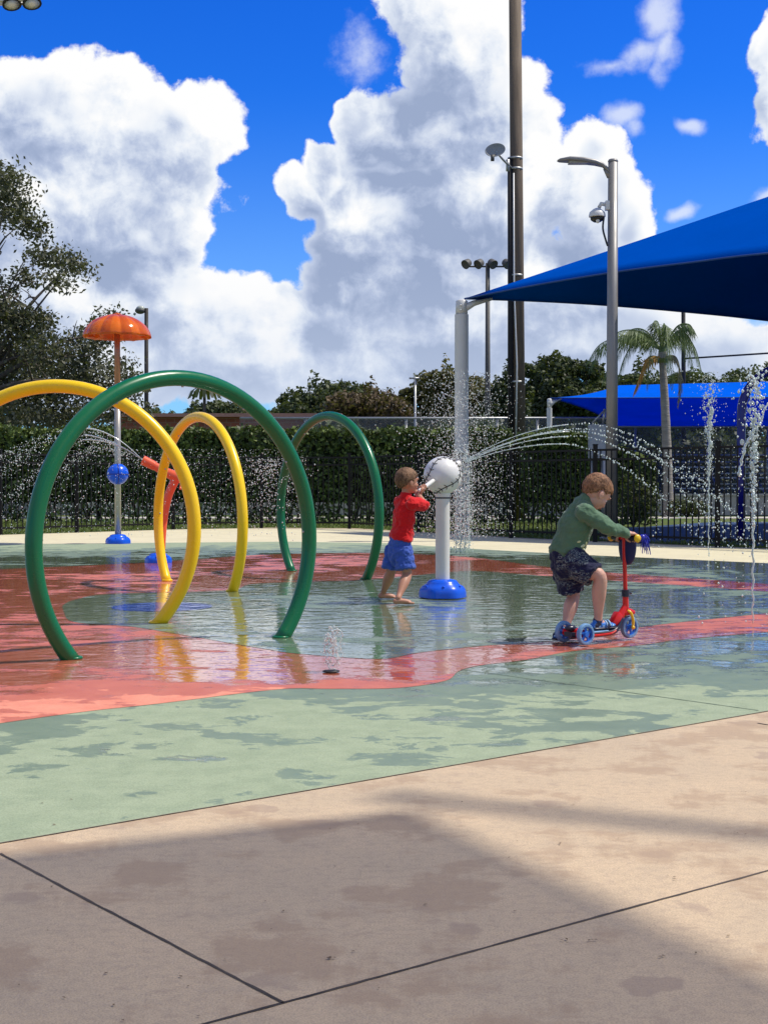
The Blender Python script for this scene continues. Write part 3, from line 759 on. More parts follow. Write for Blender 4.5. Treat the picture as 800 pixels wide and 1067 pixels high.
# floodlights in the top left corner
root = empty('floodlight_mast', (-7.6, 22, 0), 'white and black floodlights on a crossarm poking into the top left corner', 'light pole')
bm = NB(); cyl(bm, (-7.6, 22.1, 0), (-7.6, 22.1, 9.1), .14, .1); obj('pole', bm, M_galv, root)
q0, q1 = P(-40, 4, 22), P(40, 3, 22)
bm = NB(); tube(bm, [(-7.6, 22, q0.z), q0, q1], .03, 8); obj('crossbar', bm, M_white, root)
for px, py in ((-35, 3), (12, 2), (33, 1)):
    c = P(px, py, 21.9); bm = NB(); lathe(bm, [(.05, -.16), (.12, -.1), (.15, .03), (.155, .05), (.12, .04)], c, 16, (.25, -.3, -1)); o_ = obj('lamp_head', bm, M_steel_dark, root)
    bm = NB(); lathe(bm, [(.02, .045), (.12, .05), (.02, .065)], c, 16, (.25, -.3, -1)); obj('lens', bm, M_white, o_)
    bm = NB(); box(bm, c + Vector((.03, 0, .13)), (.2, .12, .05), bevel=.01); box(bm, c + Vector((-.14, -.05, .02)), (.12, .1, .06), bevel=.01); obj('ballast', bm, M_white, root)

# ------------------------------------------------------------------ grey lamp post with LED head
M_lp = mat('grey_lamp_post', (.25, .245, .24), .45, .35, var=.06, vs=3)
DL = 23.3
bm = NB(); b, tp = pole_px(bm, 637, 0, DL, 168, 13.2, 10.0, 20, xt=638.5)
root = empty('lamp_post', b, 'tall grey lamp post with one flat LED head, standing behind the boy on the scooter', 'lamp post')
obj('pole', bm, M_lp, root)
bm = NB(); box(bm, (b.x, b.y, .03), (.36, .36, .05), bevel=.01); cyl(bm, (b.x, b.y, .05), (b.x, b.y, .16), .15, .12, 20); obj('base', bm, M_lp, root)
bm = NB(); q = P(638.5, 167.5, DL); lathe(bm, [(.085, -.02), (.09, 0), (.07, .03), (.02, .04)], q, 20); obj('cap', bm, M_lp, root)
hd = [(634, 178, .055, .05), (628, 172, .07, .045), (620, 169.5, .12, .05), (607, 167.5, .15, .055), (593, 166.5, .14, .05), (583, 167, .09, .03), (580.5, 167.3, .04, .012)]
bm = NB(); rings = []
for (px, py, wy, th) in hd:
    c = P(px, py, DL); ring = []
    for k in range(16):
        a = 2*PI*k/16; cs, sn = math.cos(a), math.sin(a)
        ring.append(bm.verts.new(c + Vector((0, math.copysign(abs(cs)**.6, cs)*wy, math.copysign(abs(sn)**.8, sn)*th*(1.0 if sn > 0 else .7)))))
    rings.append(ring)
for a_, b_ in zip(rings, rings[1:]):
    for k in range(16): bm.faces.new((a_[k], b_[k], b_[(k+1) % 16], a_[(k+1) % 16]))
bm.faces.new(rings[0]); bm.faces.new(rings[-1][::-1]); bmesh.ops.recalc_face_normals(bm, faces=bm.faces[:])
lh = obj('lamp_head', bm, M_lp, root, auto=.7)
bm = NB(); c = P(603, 169.4, DL); box(bm, c, (.36, .19, .03), bevel=.004); obj('lens', bm, mat('led_panel', (.40, .38, .28), .3), lh, False)
bm = NB(); tube(bm, [P(630, 175, DL), P(635, 184, DL)], [.035, .05], 8); obj('bracket', bm, M_lp, root)
# security camera
M_cam = mat('white_plastic', (.68, .68, .66), .35, var=.05)
M_blk = mat('black_plastic', (.015, .015, .016), .25, var=.05)
c = P(622, 222, DL)
root = empty('security_camera', c, 'white dome security camera bracketed to the grey lamp post under its head', 'camera')
bm = NB(); box(bm, P(633, 214, DL), (.09, .12, .16), bevel=.012); tube(bm, [P(632, 213, DL), P(626, 212, DL), P(624, 216, DL)], .035, 10); obj('bracket', bm, M_cam, root)
bm = NB(); lathe(bm, [(.03, .09), (.07, .07), (.13, .02), (.145, -.03), (.145, -.06), (.11, -.065)], c, 24); hs = obj('housing', bm, M_cam, root, auto=.6)
bm = NB(); lathe(bm, [(.11, -.062), (.118, -.09), (.105, -.12), (.06, -.15), (.01, -.16)], c, 24); obj('dome', bm, M_blk, root)
bm = NB(); lathe(bm, [(.03, -.10), (.035, -.14), (.02, -.18)], c - Vector((0, .07, 0)), 12); obj('lens', bm, M_cam, root)
bm = NB(); tube(bm, spline([P(629, 226, DL-.05), P(628, 238, DL-.07), P(631, 250, DL-.08), P(633, 256, DL-.08)], 5), .018, 6); obj('cable', bm, M_blk, root)
# electrical cabinet on a post behind the fence
q = P(622, 460, 27)
root = empty('utility_cabinet', (q.x, 27, 0), 'grey metal utility cabinet on two posts left of the lamp post', 'cabinet')
bm = NB(); box(bm, (q.x, 27, q.z), (.34, .22, .68), bevel=.012); cb = obj('cabinet_box', bm, M_galv, root, False)
bm = NB(); box(bm, (q.x, 26.885, q.z), (.28, .012, .6), bevel=.004); obj('door', bm, M_galv, cb, False)
for dx in (-.1, .1):
    bm = NB(); cyl(bm, (q.x+dx, 27.02, -.03), (q.x+dx, 27.02, q.z-.3), .03, seg=8); obj('leg', bm, M_galv, root)
bm = NB(); tube(bm, [P(617, 441, 27), P(630, 427, 27)], .02, 6); tube(bm, [P(628, 442, 27), P(630, 426, 27)], .025, 6); obj('conduit', bm, M_galv, root)
bm = NB(); cyl(bm, (P(630.2, 500, 24.4).x, 24.4, 0), P(631.5, 470, 24.4), .05, seg=10); 
o_ = obj('steel_post', bm, M_galv); tag(o_, 'short plain grey steel post just left of the lamp post', 'post')
# ------------------------------------------------------------------ shade canopies
def sail_mat(name, col, tr, weave=220, holes=0):
    m, t, out = newmat(name)
    geo = t.node('ShaderNodeTexCoord', out=3)
    n = t.noise(geo, .6, 3, .5); w = t.noise(geo, weave, 1, .5)
    c = t.mix(t.sm(n, .35, .7)*.25, col, tuple(q*.75 for q in col))
    nb = t.node('ShaderNodeBump', {'Strength': .6, 'Distance': .004, 'Height': w})
    p = t.n.new('ShaderNodeBsdfPrincipled'); t.set(p.inputs['Base Color'], c); p.inputs['Roughness'].default_value = .7; t.set(p.inputs['Normal'], nb); p.inputs['Specular IOR Level'].default_value = .0
    tl = t.n.new('ShaderNodeBsdfTranslucent'); t.set(tl.inputs[0], c)
    ms = t.n.new('ShaderNodeMixShader'); ms.inputs[0].default_value = tr
    t.l.new(p.outputs[0], ms.inputs[1]); t.l.new(tl.outputs[0], ms.inputs[2]); 
    last = ms.outputs[0]
    if holes:
        th = t.n.new('ShaderNodeBsdfTransparent'); m2 = t.n.new('ShaderNodeMixShader'); m2.inputs[0].default_value = holes
        t.l.new(last, m2.inputs[1]); t.l.new(th.outputs[0], m2.inputs[2]); last = m2.outputs[0]
    t.l.new(last, out.inputs[0]); return m
M_sail = sail_mat('blue_shade_cloth', (.0003, .068, .40), .01)
M_sail2 = sail_mat('bright_blue_shade_cloth', (.003, .17, .90), .42)
M_sail3 = sail_mat('tan_shade_cloth', (.80, .72, .56), .80, holes=.52)
M_sail4 = sail_mat('shadow_strap_cloth', (.62, .56, .46), .5, holes=.42)
M_hem = mat('blue_hem', (.01, .06, .25), .8)
M_wpost = mat('white_painted_post', (.62, .62, .60), .35, var=.06, vs=3)
def canopy(name, corners, peak, m, label, posts, edge_pts=None, sag=.0, dip=.10, thick=.008, post_r=.14):
    """hip canopy: eave curves between corners, faces rising to the peak"""
    cen = sum((Vector(c) for c in corners), Vector())/4
    root = empty(name, (cen.x, cen.y, 0), label, 'canopy')
    edges = []
    for i in range(4):
        a, b = Vector(corners[i]), Vector(corners[(i+1) % 4])
        if edge_pts and i in edge_pts: e = [Vector(p) for p in spline([a] + edge_pts[i] + [b], 5)]
        else:
            d = (b-a); inw = (cen - (a+b)/2); inw.z = 0; inw.normalize(); L = d.length
            e = [a.lerp(b, k/16) + inw*sag*4*(k/16)*(1-k/16)*L for k in range(17)]
        edges.append(e)
    pk = peak if isinstance(peak, list) else [peak]*4
    bm = NB(); J = 12
    for i, e in enumerate(edges):
        prev = None; p0 = Vector(pk[i]); p1 = Vector(pk[(i+1) % 4])
        for k, q in enumerate(e):
            apex = p0.lerp(p1, k/(len(e)-1)); row = []
            for j in range(J+1):
                f = j/J; pt = q.lerp(apex, f); pt.z -= dip*math.sin(PI*f)
                row.append(bm.verts.new(pt))
            if prev:
                for j in range(J): bm.faces.new((prev[j], row[j], row[j+1], prev[j+1]))
            prev = row
    bmesh.ops.remove_doubles(bm, verts=bm.verts[:], dist=.002); bmesh.ops.recalc_face_normals(bm, faces=bm.faces[:])
    o = obj('shade_cloth', bm, m, root, auto=.12); sl = o.modifiers.new('cloth', 'SOLIDIFY'); sl.thickness = thick; sl.offset = 0
    for e in edges:
        bm = NB(); tube(bm, e, .018, 6); obj('edge_cable', bm, M_hem, o)
    for (i, kind) in posts:
        c = Vector(corners[i]); bm = NB(); d = (cen - c); d.z = 0; d.normalize()
        ft = c - d*.06; 
        cyl(bm, (ft.x, ft.y, -.03), (ft.x, ft.y, c.z-.32), post_r, seg=24); ps = obj('post', bm, M_wpost, root, auto=.6)
        bm = NB(); lathe(bm, [(post_r*.86, -.33), (post_r*.86, -.05), (post_r*.5, -.02)], (ft.x, ft.y, c.z), 20)
        tube(bm, [Vector((ft.x, ft.y, c.z-.22)), ft + d*.25 + Vector((0, 0, -.09)), ft + d*.62 + Vector((0, 0, .0))], [.09, .06, .03], 10)
        for k in (-1, 1): cyl(bm, (ft.x-.03, ft.y-post_r*.9, c.z-.2+.05*k), (ft.x-.03, ft.y-post_r*.95-.02, c.z-.2+.05*k), .018, seg=8)
        obj('bracket', bm, M_wpost, ps)
        bm = NB(); lathe(bm, [(post_r+.12, -.03), (post_r+.12, .0), (post_r+.02, .02)], (ft.x, ft.y, 0), 24); obj('base_plate', bm, M_wpost, ps)
    return root
A = P(484, 311, 27.2); N_ = Vector((8.9, 20.2, A.z)); F_ = Vector((13, 34.5, A.z)); O_ = N_ + F_ - A; O_.z = A.z
def lvl(px, py, z=A.z):
    r = ray(px, py); k = (z-H)/r.z; return Vector((r.x*k, r.y*k, z))
e_near = [lvl(560, 296.5), lvl(643, 283), lvl(720, 273.2), lvl(800, 263.6)]
e_far = [lvl(800, 334), lvl(710, 324.5), lvl(630, 317.8), lvl(560, 313.7)]
canopy('shade_canopy', [A, N_, O_, F_], Vector((11.0, 27.3, 7.9)), M_sail, 'large deep blue fabric canopy reaching in from the right on a thick white post', [(0, 0), (1, 0), (2, 0), (3, 0)], {0: e_near, 3: e_far}, dip=.02)
# far canopy
A2 = P(573.5, 414.5, 42); z2 = A2.z
Fl = lvl(633, 445.2, z2); Nr = Vector((17.5, 41.0, z2)); Fr = Vector((26, 61.5, z2))
pk_l = P(645, 401.5, 50); pk_r = P(800, 394.5, 49) + Vector((4, 0, 0))
canopy('shade_canopy', [A2, Nr, Fr, Fl], [pk_l, pk_r, pk_r, pk_l], M_sail2, 'lower bright blue fabric canopy in the distance, right of the lamp post', [(0, 0), (1, 0), (3, 0)], sag=.025, post_r=.085)
# canopy over the benches where the photograph was taken from: its shadow lies on the near pavement
def sh(px, py, z):  # the point at height z whose shadow falls on the pavement at px, py
    g = G(px, py); return g + SUN*(z/SUN.z)
zc = 6.6
c0 = sh(425, 846, zc); c1 = c0 + (sh(820, 1060, zc) - sh(450, 878, zc)).normalized()*6.5
dl = (sh(20, 893, zc) - sh(400, 850, zc)).normalized()
c3 = c0 + dl*6.5; c2 = c1 + dl*6.5
root = canopy('shade_canopy', [c0, c1, c2, c3], (c0+c2)/2 + Vector((0, 0, 1.6)), M_sail3, 'canopy over the walkway, standing over the viewer and shading the near pavement', [(2, 0)], sag=.0)
pa, pb = sh(392, 829, zc-.1), sh(860, 876, zc-.1)
dirb = (pb - pa).normalized(); pc = pa + dirb*3.6
bm = NB(); sw = dirb.cross(Vector((0, 0, 1))).normalized()*.105
for k in range(12):
    a, b = pa.lerp(pc, k/12), pa.lerp(pc, (k+1)/12); bm.faces.new([bm.verts.new(p) for p in (a-sw, a+sw, b+sw, b-sw)])
bmesh.ops.remove_doubles(bm, verts=bm.verts[:], dist=.001); obj('shadow_strap', bm, M_sail4, root)  # unseen strap, added to cast the narrow soft shadow band on the pavement
bm = NB(); cyl(bm, (pc.x, pc.y, 0), (pc.x, pc.y, pc.z+.1), .1, seg=20); obj('post', bm, M_wpost, root)

# net pole and cable of the ball field
M_cable = M_steel_dark
b = P(712.5, 500, 64); bm = NB(); cyl(bm, (b.x, 64, 0), (P(711.5, 300, 64).x, 64, 11.5), .12, .09, 10)
root = empty('net_pole', (b.x, 64, 0), 'dark pole with a taut wire behind the palm crown, under the deep blue canopy', 'pole')
obj('pole', bm, M_steel_dark, root)
bm = NB(); tube(bm, [P(713, 373.5, 64), P(760, 370.5, 62), P(860, 364, 60)], .045, 6); obj('wire', bm, M_steel_dark, root)
bm = NB(); cyl(bm, (P(862, 500, 60).x, 60, 0), (P(862, 500, 60).x, 60, 11.5), .12, .09, 10); obj('pole', bm, M_steel_dark, root)

# ------------------------------------------------------------------ palm
def palm():
    D = 40.5; b = P(696.5, 533, D); b.z = -.03
    root = empty('palm_tree', b, 'slender palm with a pale trunk and drooping fronds, one of them dead and orange', 'palm tree')
    M_pt = mat('palm_trunk', (.34, .31, .27), .85, vs=7, var=.25, bump=.02, bs=9, stretch=(.3, .3, 2.5))
    path = [b, P(695, 480, D), P(692.5, 420, D), P(690.5, 385, D), P(690, 362, D)]
    q = spline([tuple(p) for p in path], 8)
    rr = np.interp(np.linspace(0, 1, len(q)), [0, .1, .45, .8, .86, .93, 1], [.19, .145, .125, .10, .13, .135, .06])
    bm = NB(); tube(bm, q, [float(v)*(1+.03*((i*2) % 3)) for i, v in enumerate(rr)], 14); obj('trunk', bm, M_pt, root)
    top = P(690, 362, D)
    bm = NB(); tube(bm, [P(690.2, 378, D), P(690, 366, D), P(690, 352, D)], [.15, .12, .05], 10); obj('crownshaft', bm, mat('green_crownshaft', (.12, .17, .05), .5), root)
    def frond(name, pts, m, leaf_len, droop, nl=60, twist=0, w=.05):
        pts = [Vector(p) for p in spline([tuple(p) for p in pts], 14)]
        bm = NB(); tube(bm, pts, [.028*(1-.8*i/(len(pts)-1)) for i in range(len(pts))], 5)
        n = len(pts)
        for k in range(nl):
            f = .12 + .88*k/(nl-1); i = min(int(f*(n-1)), n-2); p = pts[i].lerp(pts[i+1], f*(n-1)-i)
            d = (pts[i+1]-pts[i]).normalized(); sd_ = d.cross(Vector((0, 0, 1))); 
            if sd_.length < .15: sd_ = d.cross(Vector((0, 1, 0)))
            sd_.normalize(); L = leaf_len*(math.sin(PI*min(f*.93+.07, .97))**.6)*rng.uniform(.75, 1.15)
            for s in (-1, 1):
                e = p + (sd_*s*rng.uniform(.4, .75) + d*.6 + Vector((0, 0, -droop*rng.uniform(.5, 1.3)))).normalized()*L
                mid = p.lerp(e, .5) + Vector((0, 0, .12*L)); wv = d*w*.5
                v = [bm.verts.new(x) for x in (p-wv*.5, p+wv*.5, mid+wv, mid-wv)]; bm.faces.new(v)
                v2 = [v[3], v[2], bm.verts.new(e)]; bm.faces.new(v2)
        return obj(name, bm, m, root, False)
    F3 = lambda dx, dy, dz: top + Vector((dx, dy, dz))
    px2 = D/F
    tips = [(-62, 22, .3), (-52, 2, -.8), (-38, 42, .5), (-30, -12, .8), (-14, -18, -.9), (6, -22, .6), (24, -14, -.6), (34, 4, .8), (30, 30, -.7), (-48, 38, 1.0), (16, 40, 1.2), (-20, 46, -1.2), (37, 22, 1.4), (-5, 30, -1.6), (-60, 12, 1.2)]
    for i, (dx, dy, dd) in enumerate(tips):
        dx *= 1.2; e = F3(dx*px2, dd, -dy*px2); m1 = F3(dx*px2*.42, dd*.5, max(-dy*px2*.2, 0) + .55 - abs(dx)*.002); m2 = F3(dx*px2*.8, dd*.85, -dy*px2*.55 + .42)
        frond('frond', [top + Vector((0, 0, -.1)), m1, m2, e], L_palm, .62, 1.5, 60, w=.026)
    o = frond('dead_frond', [top + Vector((0, 0, -.3)), P(676, 372, D-.3), P(668, 388, D-.3), P(660, 410, D-.3)], L_dead, .55, 1.2, 90, w=.06)
    o['label'] = 'dead orange frond hanging down on the left'
    o = frond('dead_frond', [top + Vector((0, 0, -.3)), P(704, 372, D-.4), P(709, 395, D-.4), P(706, 424, D-.4)], L_pale, .34, 1.8, 70, w=.045)
    o['label'] = 'withered pale frond hanging down on the right'
palm()

# small far palm above the building
root = empty('palm_tree', (P(213, 500, 100).x, 100, -.03), 'tiny dark far palm above the roof of the terracotta building', 'palm tree')
tp = P(213, 409, 100); bm = NB(); cyl(bm, (tp.x, 100, -.03), tp, .16, .11, 8); obj('trunk', bm, M_bark, root)
bm = NB()
for k in range(13):
    a = 2*PI*k/13; q = [tp + Vector((math.cos(a)*r, math.sin(a)*r, z)) for r, z in ((0, 0), (.55, .4), (1.0, .15), (1.3, -.45))]
    for j in range(3):
        w = Vector((-math.sin(a), math.cos(a), 0))*.16; bm.faces.new([bm.verts.new(p) for p in (q[j]-w, q[j]+w, q[j+1]+w*.7, q[j+1]-w*.7)])
obj('fronds', bm, L_dark, root, False)

# bleachers
root = empty('bleachers', (P(760, 500, 47).x, 47, -.03), 'grey aluminium bleachers behind the fence at the right edge', 'bleachers')
xa, xb = P(697, 500, 47).x, P(850, 500, 47).x
for i, (z, y) in enumerate([(.42, 46.2), (.8, 46.9), (1.18, 47.6), (1.56, 48.3)]):
    bm = NB(); box(bm, ((xa+xb)/2, y, z), (xb-xa, .26, .05)); obj('bench', bm, M_galv, root, False)
    bm = NB(); box(bm, ((xa+xb)/2, y+.3, z-.22), (xb-xa, .24, .04)); obj('footboard', bm, M_galv, root, False)
for k in range(4):
    x = xa + .2 + (xb-xa-.4)*k/3; bm = NB()
    tube(bm, [(x, 46, 0), (x, 48.6, 1.5)], .03, 6); tube(bm, [(x, 48.6, -.03), (x, 48.6, 2.0)], .03, 6); tube(bm, [(x, 46, 0), (x, 48.6, 0)], .03, 6); obj('frame', bm, M_galv, root)
bm = NB()
for z in (1.75, 2.0): cyl(bm, (xa, 48.6, z), (xb, 48.6, z), .025, seg=6)
obj('guard_rail', bm, M_galv, root)
# pale low wall glimpsed under the hedge
bm = NB(); box(bm, (-2, 42, .3), (28, .2, .62)); box(bm, (-2, 42, .63), (28.1, .3, .06)); o_ = obj('low_wall', bm, M_path, None, False); tag(o_, 'pale low concrete wall glimpsed through the stems under the long hedge', 'wall')

# ------------------------------------------------------------------ splash pad features
def gloss(name, col, rough=.22, **k): return mat(name, col, rough, var=.05, vs=4, coat=.08, spec=.4, **k)
M_hgreen = gloss('green_gloss_paint', (.002, .135, .048), .28)
M_hyel = gloss('yellow_gloss_paint', (.93, .60, .008), .28)
M_bluebase = gloss('blue_gloss_plastic', (.005, .10, .72), .25)
M_navy = gloss('navy_gloss_paint', (.012, .014, .20))
def hoop(C_, ang, Rr, zc, m, label, r=.0485):
    e = Vector((math.cos(ang), math.sin(ang), 0)); C_ = Vector((C_[0], C_[1], 0))
    a0 = -math.asin(zc/Rr) - .02; pts = []
    n = 72
    for k in range(n+1):
        a = a0 + (PI - 2*a0)*k/n
        pts.append(C_ + e*Rr*math.cos(a) + Vector((0, 0, zc + Rr*math.sin(a))))
    root = empty('hoop', (C_.x, C_.y, 0), label, 'water hoop', 'spray hoops on the splash pad')
    bm = NB(); tube(bm, pts, r, 24); obj('ring_tube', bm, m, root)
    for s in (0, -1):
        p = pts[s]; bm = NB(); lathe(bm, [(r+.007, .004), (r+.007, .012), (r+.001, .018)], (p.x, p.y, 0), 24); obj('ground_collar', bm, m, root)
    # nozzles along the inner crown
    bm = NB()
    for k in range(12, n-11, 8):
        p = pts[k]; c = C_ + Vector((0, 0, zc)); d = (c - p).normalized(); cyl(bm, p + d*(r-.004), p + d*(r+.006), .009, .007, 8)
    obj('nozzles', bm, MATS['galvanised_steel'], root)
    return root
hoop((-1.212, 8.10), R(43.4), .995, .635, M_hgreen, 'large green hoop nearest the viewer, in front of the yellow ones')
hoop((-2.345, 9.60), R(-6), 1.01, .68, M_hyel, 'large yellow hoop cut off by the left edge, behind the big green one')
hoop((-1.80, 12.98), R(-58.5), 1.005, .63, M_hyel, 'far yellow hoop seen through the big green one')
hoop((-.615, 14.5), R(-57), 1.04, .68, M_hgreen, 'far green hoop between the big green hoop and the boy in red')

# baseball cannon
M_ball = mat('white_ball_shell', (.74, .73, .70), .35, var=.08, vs=12, coat=.2)
M_stitch = mat('black_stitching', (.02, .02, .02), .6)
bc = G(461, 623.5); bc.z = .012
root = empty('ball_cannon', bc, 'white baseball-shaped water cannon on a white post with a blue foot', 'water cannon')
def blue_foot(bc, r, h, parent, name='foot', lobes=3):
    bm = NB(); seg = 48; rings = []
    prof = [(1.0, 0), (1.0, .25), (.96, .45), (.86, .62), (.72, .72), (.68, .80), (.60, .93), (.42, 1.0)]
    for pr, pz in prof:
        ring = []
        for k in range(seg):
            a = 2*PI*k/seg; s = 1 + .035*math.cos(lobes*a*2)*(1 if pz < .7 else .3)
            ring.append(bm.verts.new(bc + Vector((math.cos(a)*r*pr*s, math.sin(a)*r*pr*s, pz*h))))
        rings.append(ring)
    for a, b in zip(rings, rings[1:]):
        for k in range(seg): bm.faces.new((a[k], a[(k+1) % seg], b[(k+1) % seg], b[k]))
    bm.faces.new(rings[0][::-1]); bm.faces.new(rings[-1]); f = obj(name, bm, M_bluebase, parent, auto=.9)
    for k in range(6):
        a = 2*PI*(k+.5)/6; q = bc + Vector((math.cos(a)*r*.84, math.sin(a)*r*.84, h*.62)); bm = NB(); lathe(bm, [(.010, -.004), (.010, .007), (.006, .010)], q, 8); obj('bolt', bm, M_bluebase, f)
blue_foot(bc, .198, .155, root)
zb = P(461, 495.5, bc.y).z; zt = P(461, 519.5, bc.y).z
bm = NB(); cyl(bm, bc + Vector((0, 0, .14)), Vector((bc.x, bc.y, zt)), .062, seg=32); obj('post', bm, mat('white_post_paint', (.72, .70, .66), .3, var=.05, coat=.3), root, auto=.6)
bm = NB(); cyl(bm, Vector((bc.x, bc.y, zt)), Vector((bc.x, bc.y, zt+.012)), .064, seg=32); obj('joint_ring', bm, M_stitch, root, auto=.6)
bm = NB(); cyl(bm, Vector((bc.x, bc.y, zt+.012)), Vector((bc.x, bc.y, zb-.1)), .062, .075, 32); obj('collar', bm, M_ball, root, auto=.6)
bl = Vector((bc.x, bc.y, zb)); rb = .166
bm = NB(); ell(bm, bl, (rb, rb, rb), u=48, v=32); ball = obj('ball', bm, M_ball, root)
def seam_pt(u, k=1.0):
    A_ = .44; th = PI/2 - (PI/2 - A_)*math.cos(u); ph = u/2 + A_*math.sin(2*u)
    return Vector((math.sin(th)*math.cos(ph), math.sin(th)*math.sin(ph), math.cos(th)))*k
_z = Vector((.72, .1, .70)).normalized(); _x = Vector((0, -1, .1)); _x = (_x - _z*_x.dot(_z)).normalized(); _y = _z.cross(_x)
Mr = Matrix((_x, _y, _z)).transposed()
bm = NB(); pts = [bl + (Mr @ seam_pt(4*PI*k/240))*rb*1.004 for k in range(240)]; tube(bm, pts, .0042, 6, closed=True)
for k in range(0, 240, 6):
    p = seam_pt(4*PI*k/240); q = seam_pt(4*PI*(k+1)/240); d = (q-p).normalized(); sd_ = p.cross(d).normalized()
    for s in (-1, 1):
        a = bl + (Mr @ (p*rb*1.006)); b2 = bl + (Mr @ ((p*rb + (sd_*s*.8 + d*.45)*.034).normalized()*rb*1.008)); tube(bm, [a, b2], .0032, 5)
obj('seam', bm, M_stitch, ball)
h0, h1 = P(451, 501, bc.y-.17), P(437, 511.5, 11.22)
bm = NB(); limb(bm, [(h0, .018), (h1, .018)], 3, 14); obj('handle', bm, M_ball, root)
nz0, nz1 = bl + Vector((.10, .08, .08)), bl + Vector((.152, .115, .115))
bm = NB(); cyl(bm, nz0, nz1, .030, .022, 16); obj('nozzle', bm, M_ball, root)

# dome shower
dc = G(123, 566.5); dc.z = .004
root = empty('dome_shower', dc, 'orange dome shower on a tall thin pole with a blue ball halfway up', 'water feature')
blue_foot(dc, .20, .15, root)
M_spole = mat('steel_feature_pole', (.46, .43, .38), .35, .5, var=.1, vs=4)
M_copper = mat('orange_tinted_pole', (.42, .20, .12), .35, .4, var=.1)
pz = P(122, 400, dc.y).z; ptop = P(121.3, 336, dc.y)
bm = NB(); cyl(bm, dc + Vector((0, 0, .12)), Vector((dc.x, dc.y, pz)), .052, .050, 20); obj('pole', bm, M_spole, root)
bm = NB(); cyl(bm, Vector((dc.x, dc.y, pz)), Vector((dc.x, dc.y, ptop.z)), .050, .048, 20); obj('upper_pole', bm, M_copper, root)
bz = P(122, 494, dc.y); bm = NB(); ell(bm, (dc.x, dc.y, bz.z), (.175, .175, .175), u=32, v=20); sb = obj('ball', bm, M_bluebase, root)
bm = NB(); tube(bm, [Vector((dc.x, dc.y, bz.z)) + Vector((math.cos(a)*.177, math.sin(a)*.177, 0)) for a in [2*PI*k/40 for k in range(40)]], .006, 6, closed=True)
tube(bm, [Vector((dc.x, dc.y, bz.z)) + Vector((math.cos(a)*.05, -.003-abs(math.cos(PI/2))*0 - .177*math.cos(a)*0 - math.sqrt(max(.177**2-(math.cos(a)*.05)**2-(math.sin(a)*.17)**2, 0)), math.sin(a)*.17)) for a in [PI*k/20-PI/2 for k in range(21)]], .006, 6)
obj('seam', bm, M_navy, sb)
def dome_mat():
    m, t, out = newmat('orange_translucent_plastic')
    co = t.node('ShaderNodeTexCoord', out=3); n = t.noise(co, 3, 3, .5)
    sp = t.n.new('ShaderNodeSeparateXYZ'); t.l.new(co.o, sp.inputs[0])
    an = t.m('ARCTAN2', V(t, sp.outputs[1]), V(t, sp.outputs[0])); band = t.sm(t.m('SINE', an*10.0), -.25, .25)
    c = t.mix(t.sm(n, .3, .7)*.3, (.92, .25, .012), (.80, .15, .006)); c = t.mix(band*.45, c, (.62, .06, .004))
    p = t.n.new('ShaderNodeBsdfPrincipled'); t.set(p.inputs['Base Color'], c); p.inputs['Roughness'].default_value = .12; p.inputs['Coat Weight'].default_value = .6
    tl = t.n.new('ShaderNodeBsdfTranslucent'); t.set(tl.inputs[0], c); ms = t.n.new('ShaderNodeMixShader'); ms.inputs[0].default_value = .4
    t.l.new(p.outputs[0], ms.inputs[1]); t.l.new(tl.outputs[0], ms.inputs[2]); t.l.new(ms.outputs[0], out.inputs[0]); return m
zr = P(121, 352.5, dc.y).z; zt = P(121, 327.5, dc.y).z; rd = 35.3/F*dc.y
bm = NB(); seg = 96; rings = []
for j in range(13):
    f = j/12; a = f*PI/2*.97; rr = rd*math.sin(a)**1.0; z = zr + (zt-zr)*math.cos(a)**1.0
    ring = []
    for k in range(seg):
        th = 2*PI*k/seg; pn = abs(math.sin(th*5)); lob = 1 - .045*(1-pn)**3*f; ring.append(bm.verts.new((dc.x + math.cos(th)*max(rr, .01)*lob, dc.y + math.sin(th)*max(rr, .01)*lob, z - .015*(1-pn)**3)))
    rings.append(ring)
for a, b in zip(rings, rings[1:]):
    for k in range(seg): bm.faces.new((a[k], b[k], b[(k+1) % seg], a[(k+1) % seg]))
bm.faces.new(rings[0][::-1])
o_ = obj('dome', bm, dome_mat(), root); sl = o_.modifiers.new('t', 'SOLIDIFY'); sl.thickness = .008
bm = NB(); lathe(bm, [(.07, 0), (.09, .03), (.04, .05), (.02, .06)], (dc.x, dc.y, zt-.03), 20); obj('cap', bm, o_.data.materials[0], root)
bm = NB()
for k in range(5): a = 2*PI*k/5+.3; tube(bm, [(dc.x, dc.y, ptop.z-.05), (dc.x+math.cos(a)*rd*.6, dc.y+math.sin(a)*rd*.6, zr+(zt-zr)*.68)], .012, 6)
obj('struts', bm, M_copper, root)

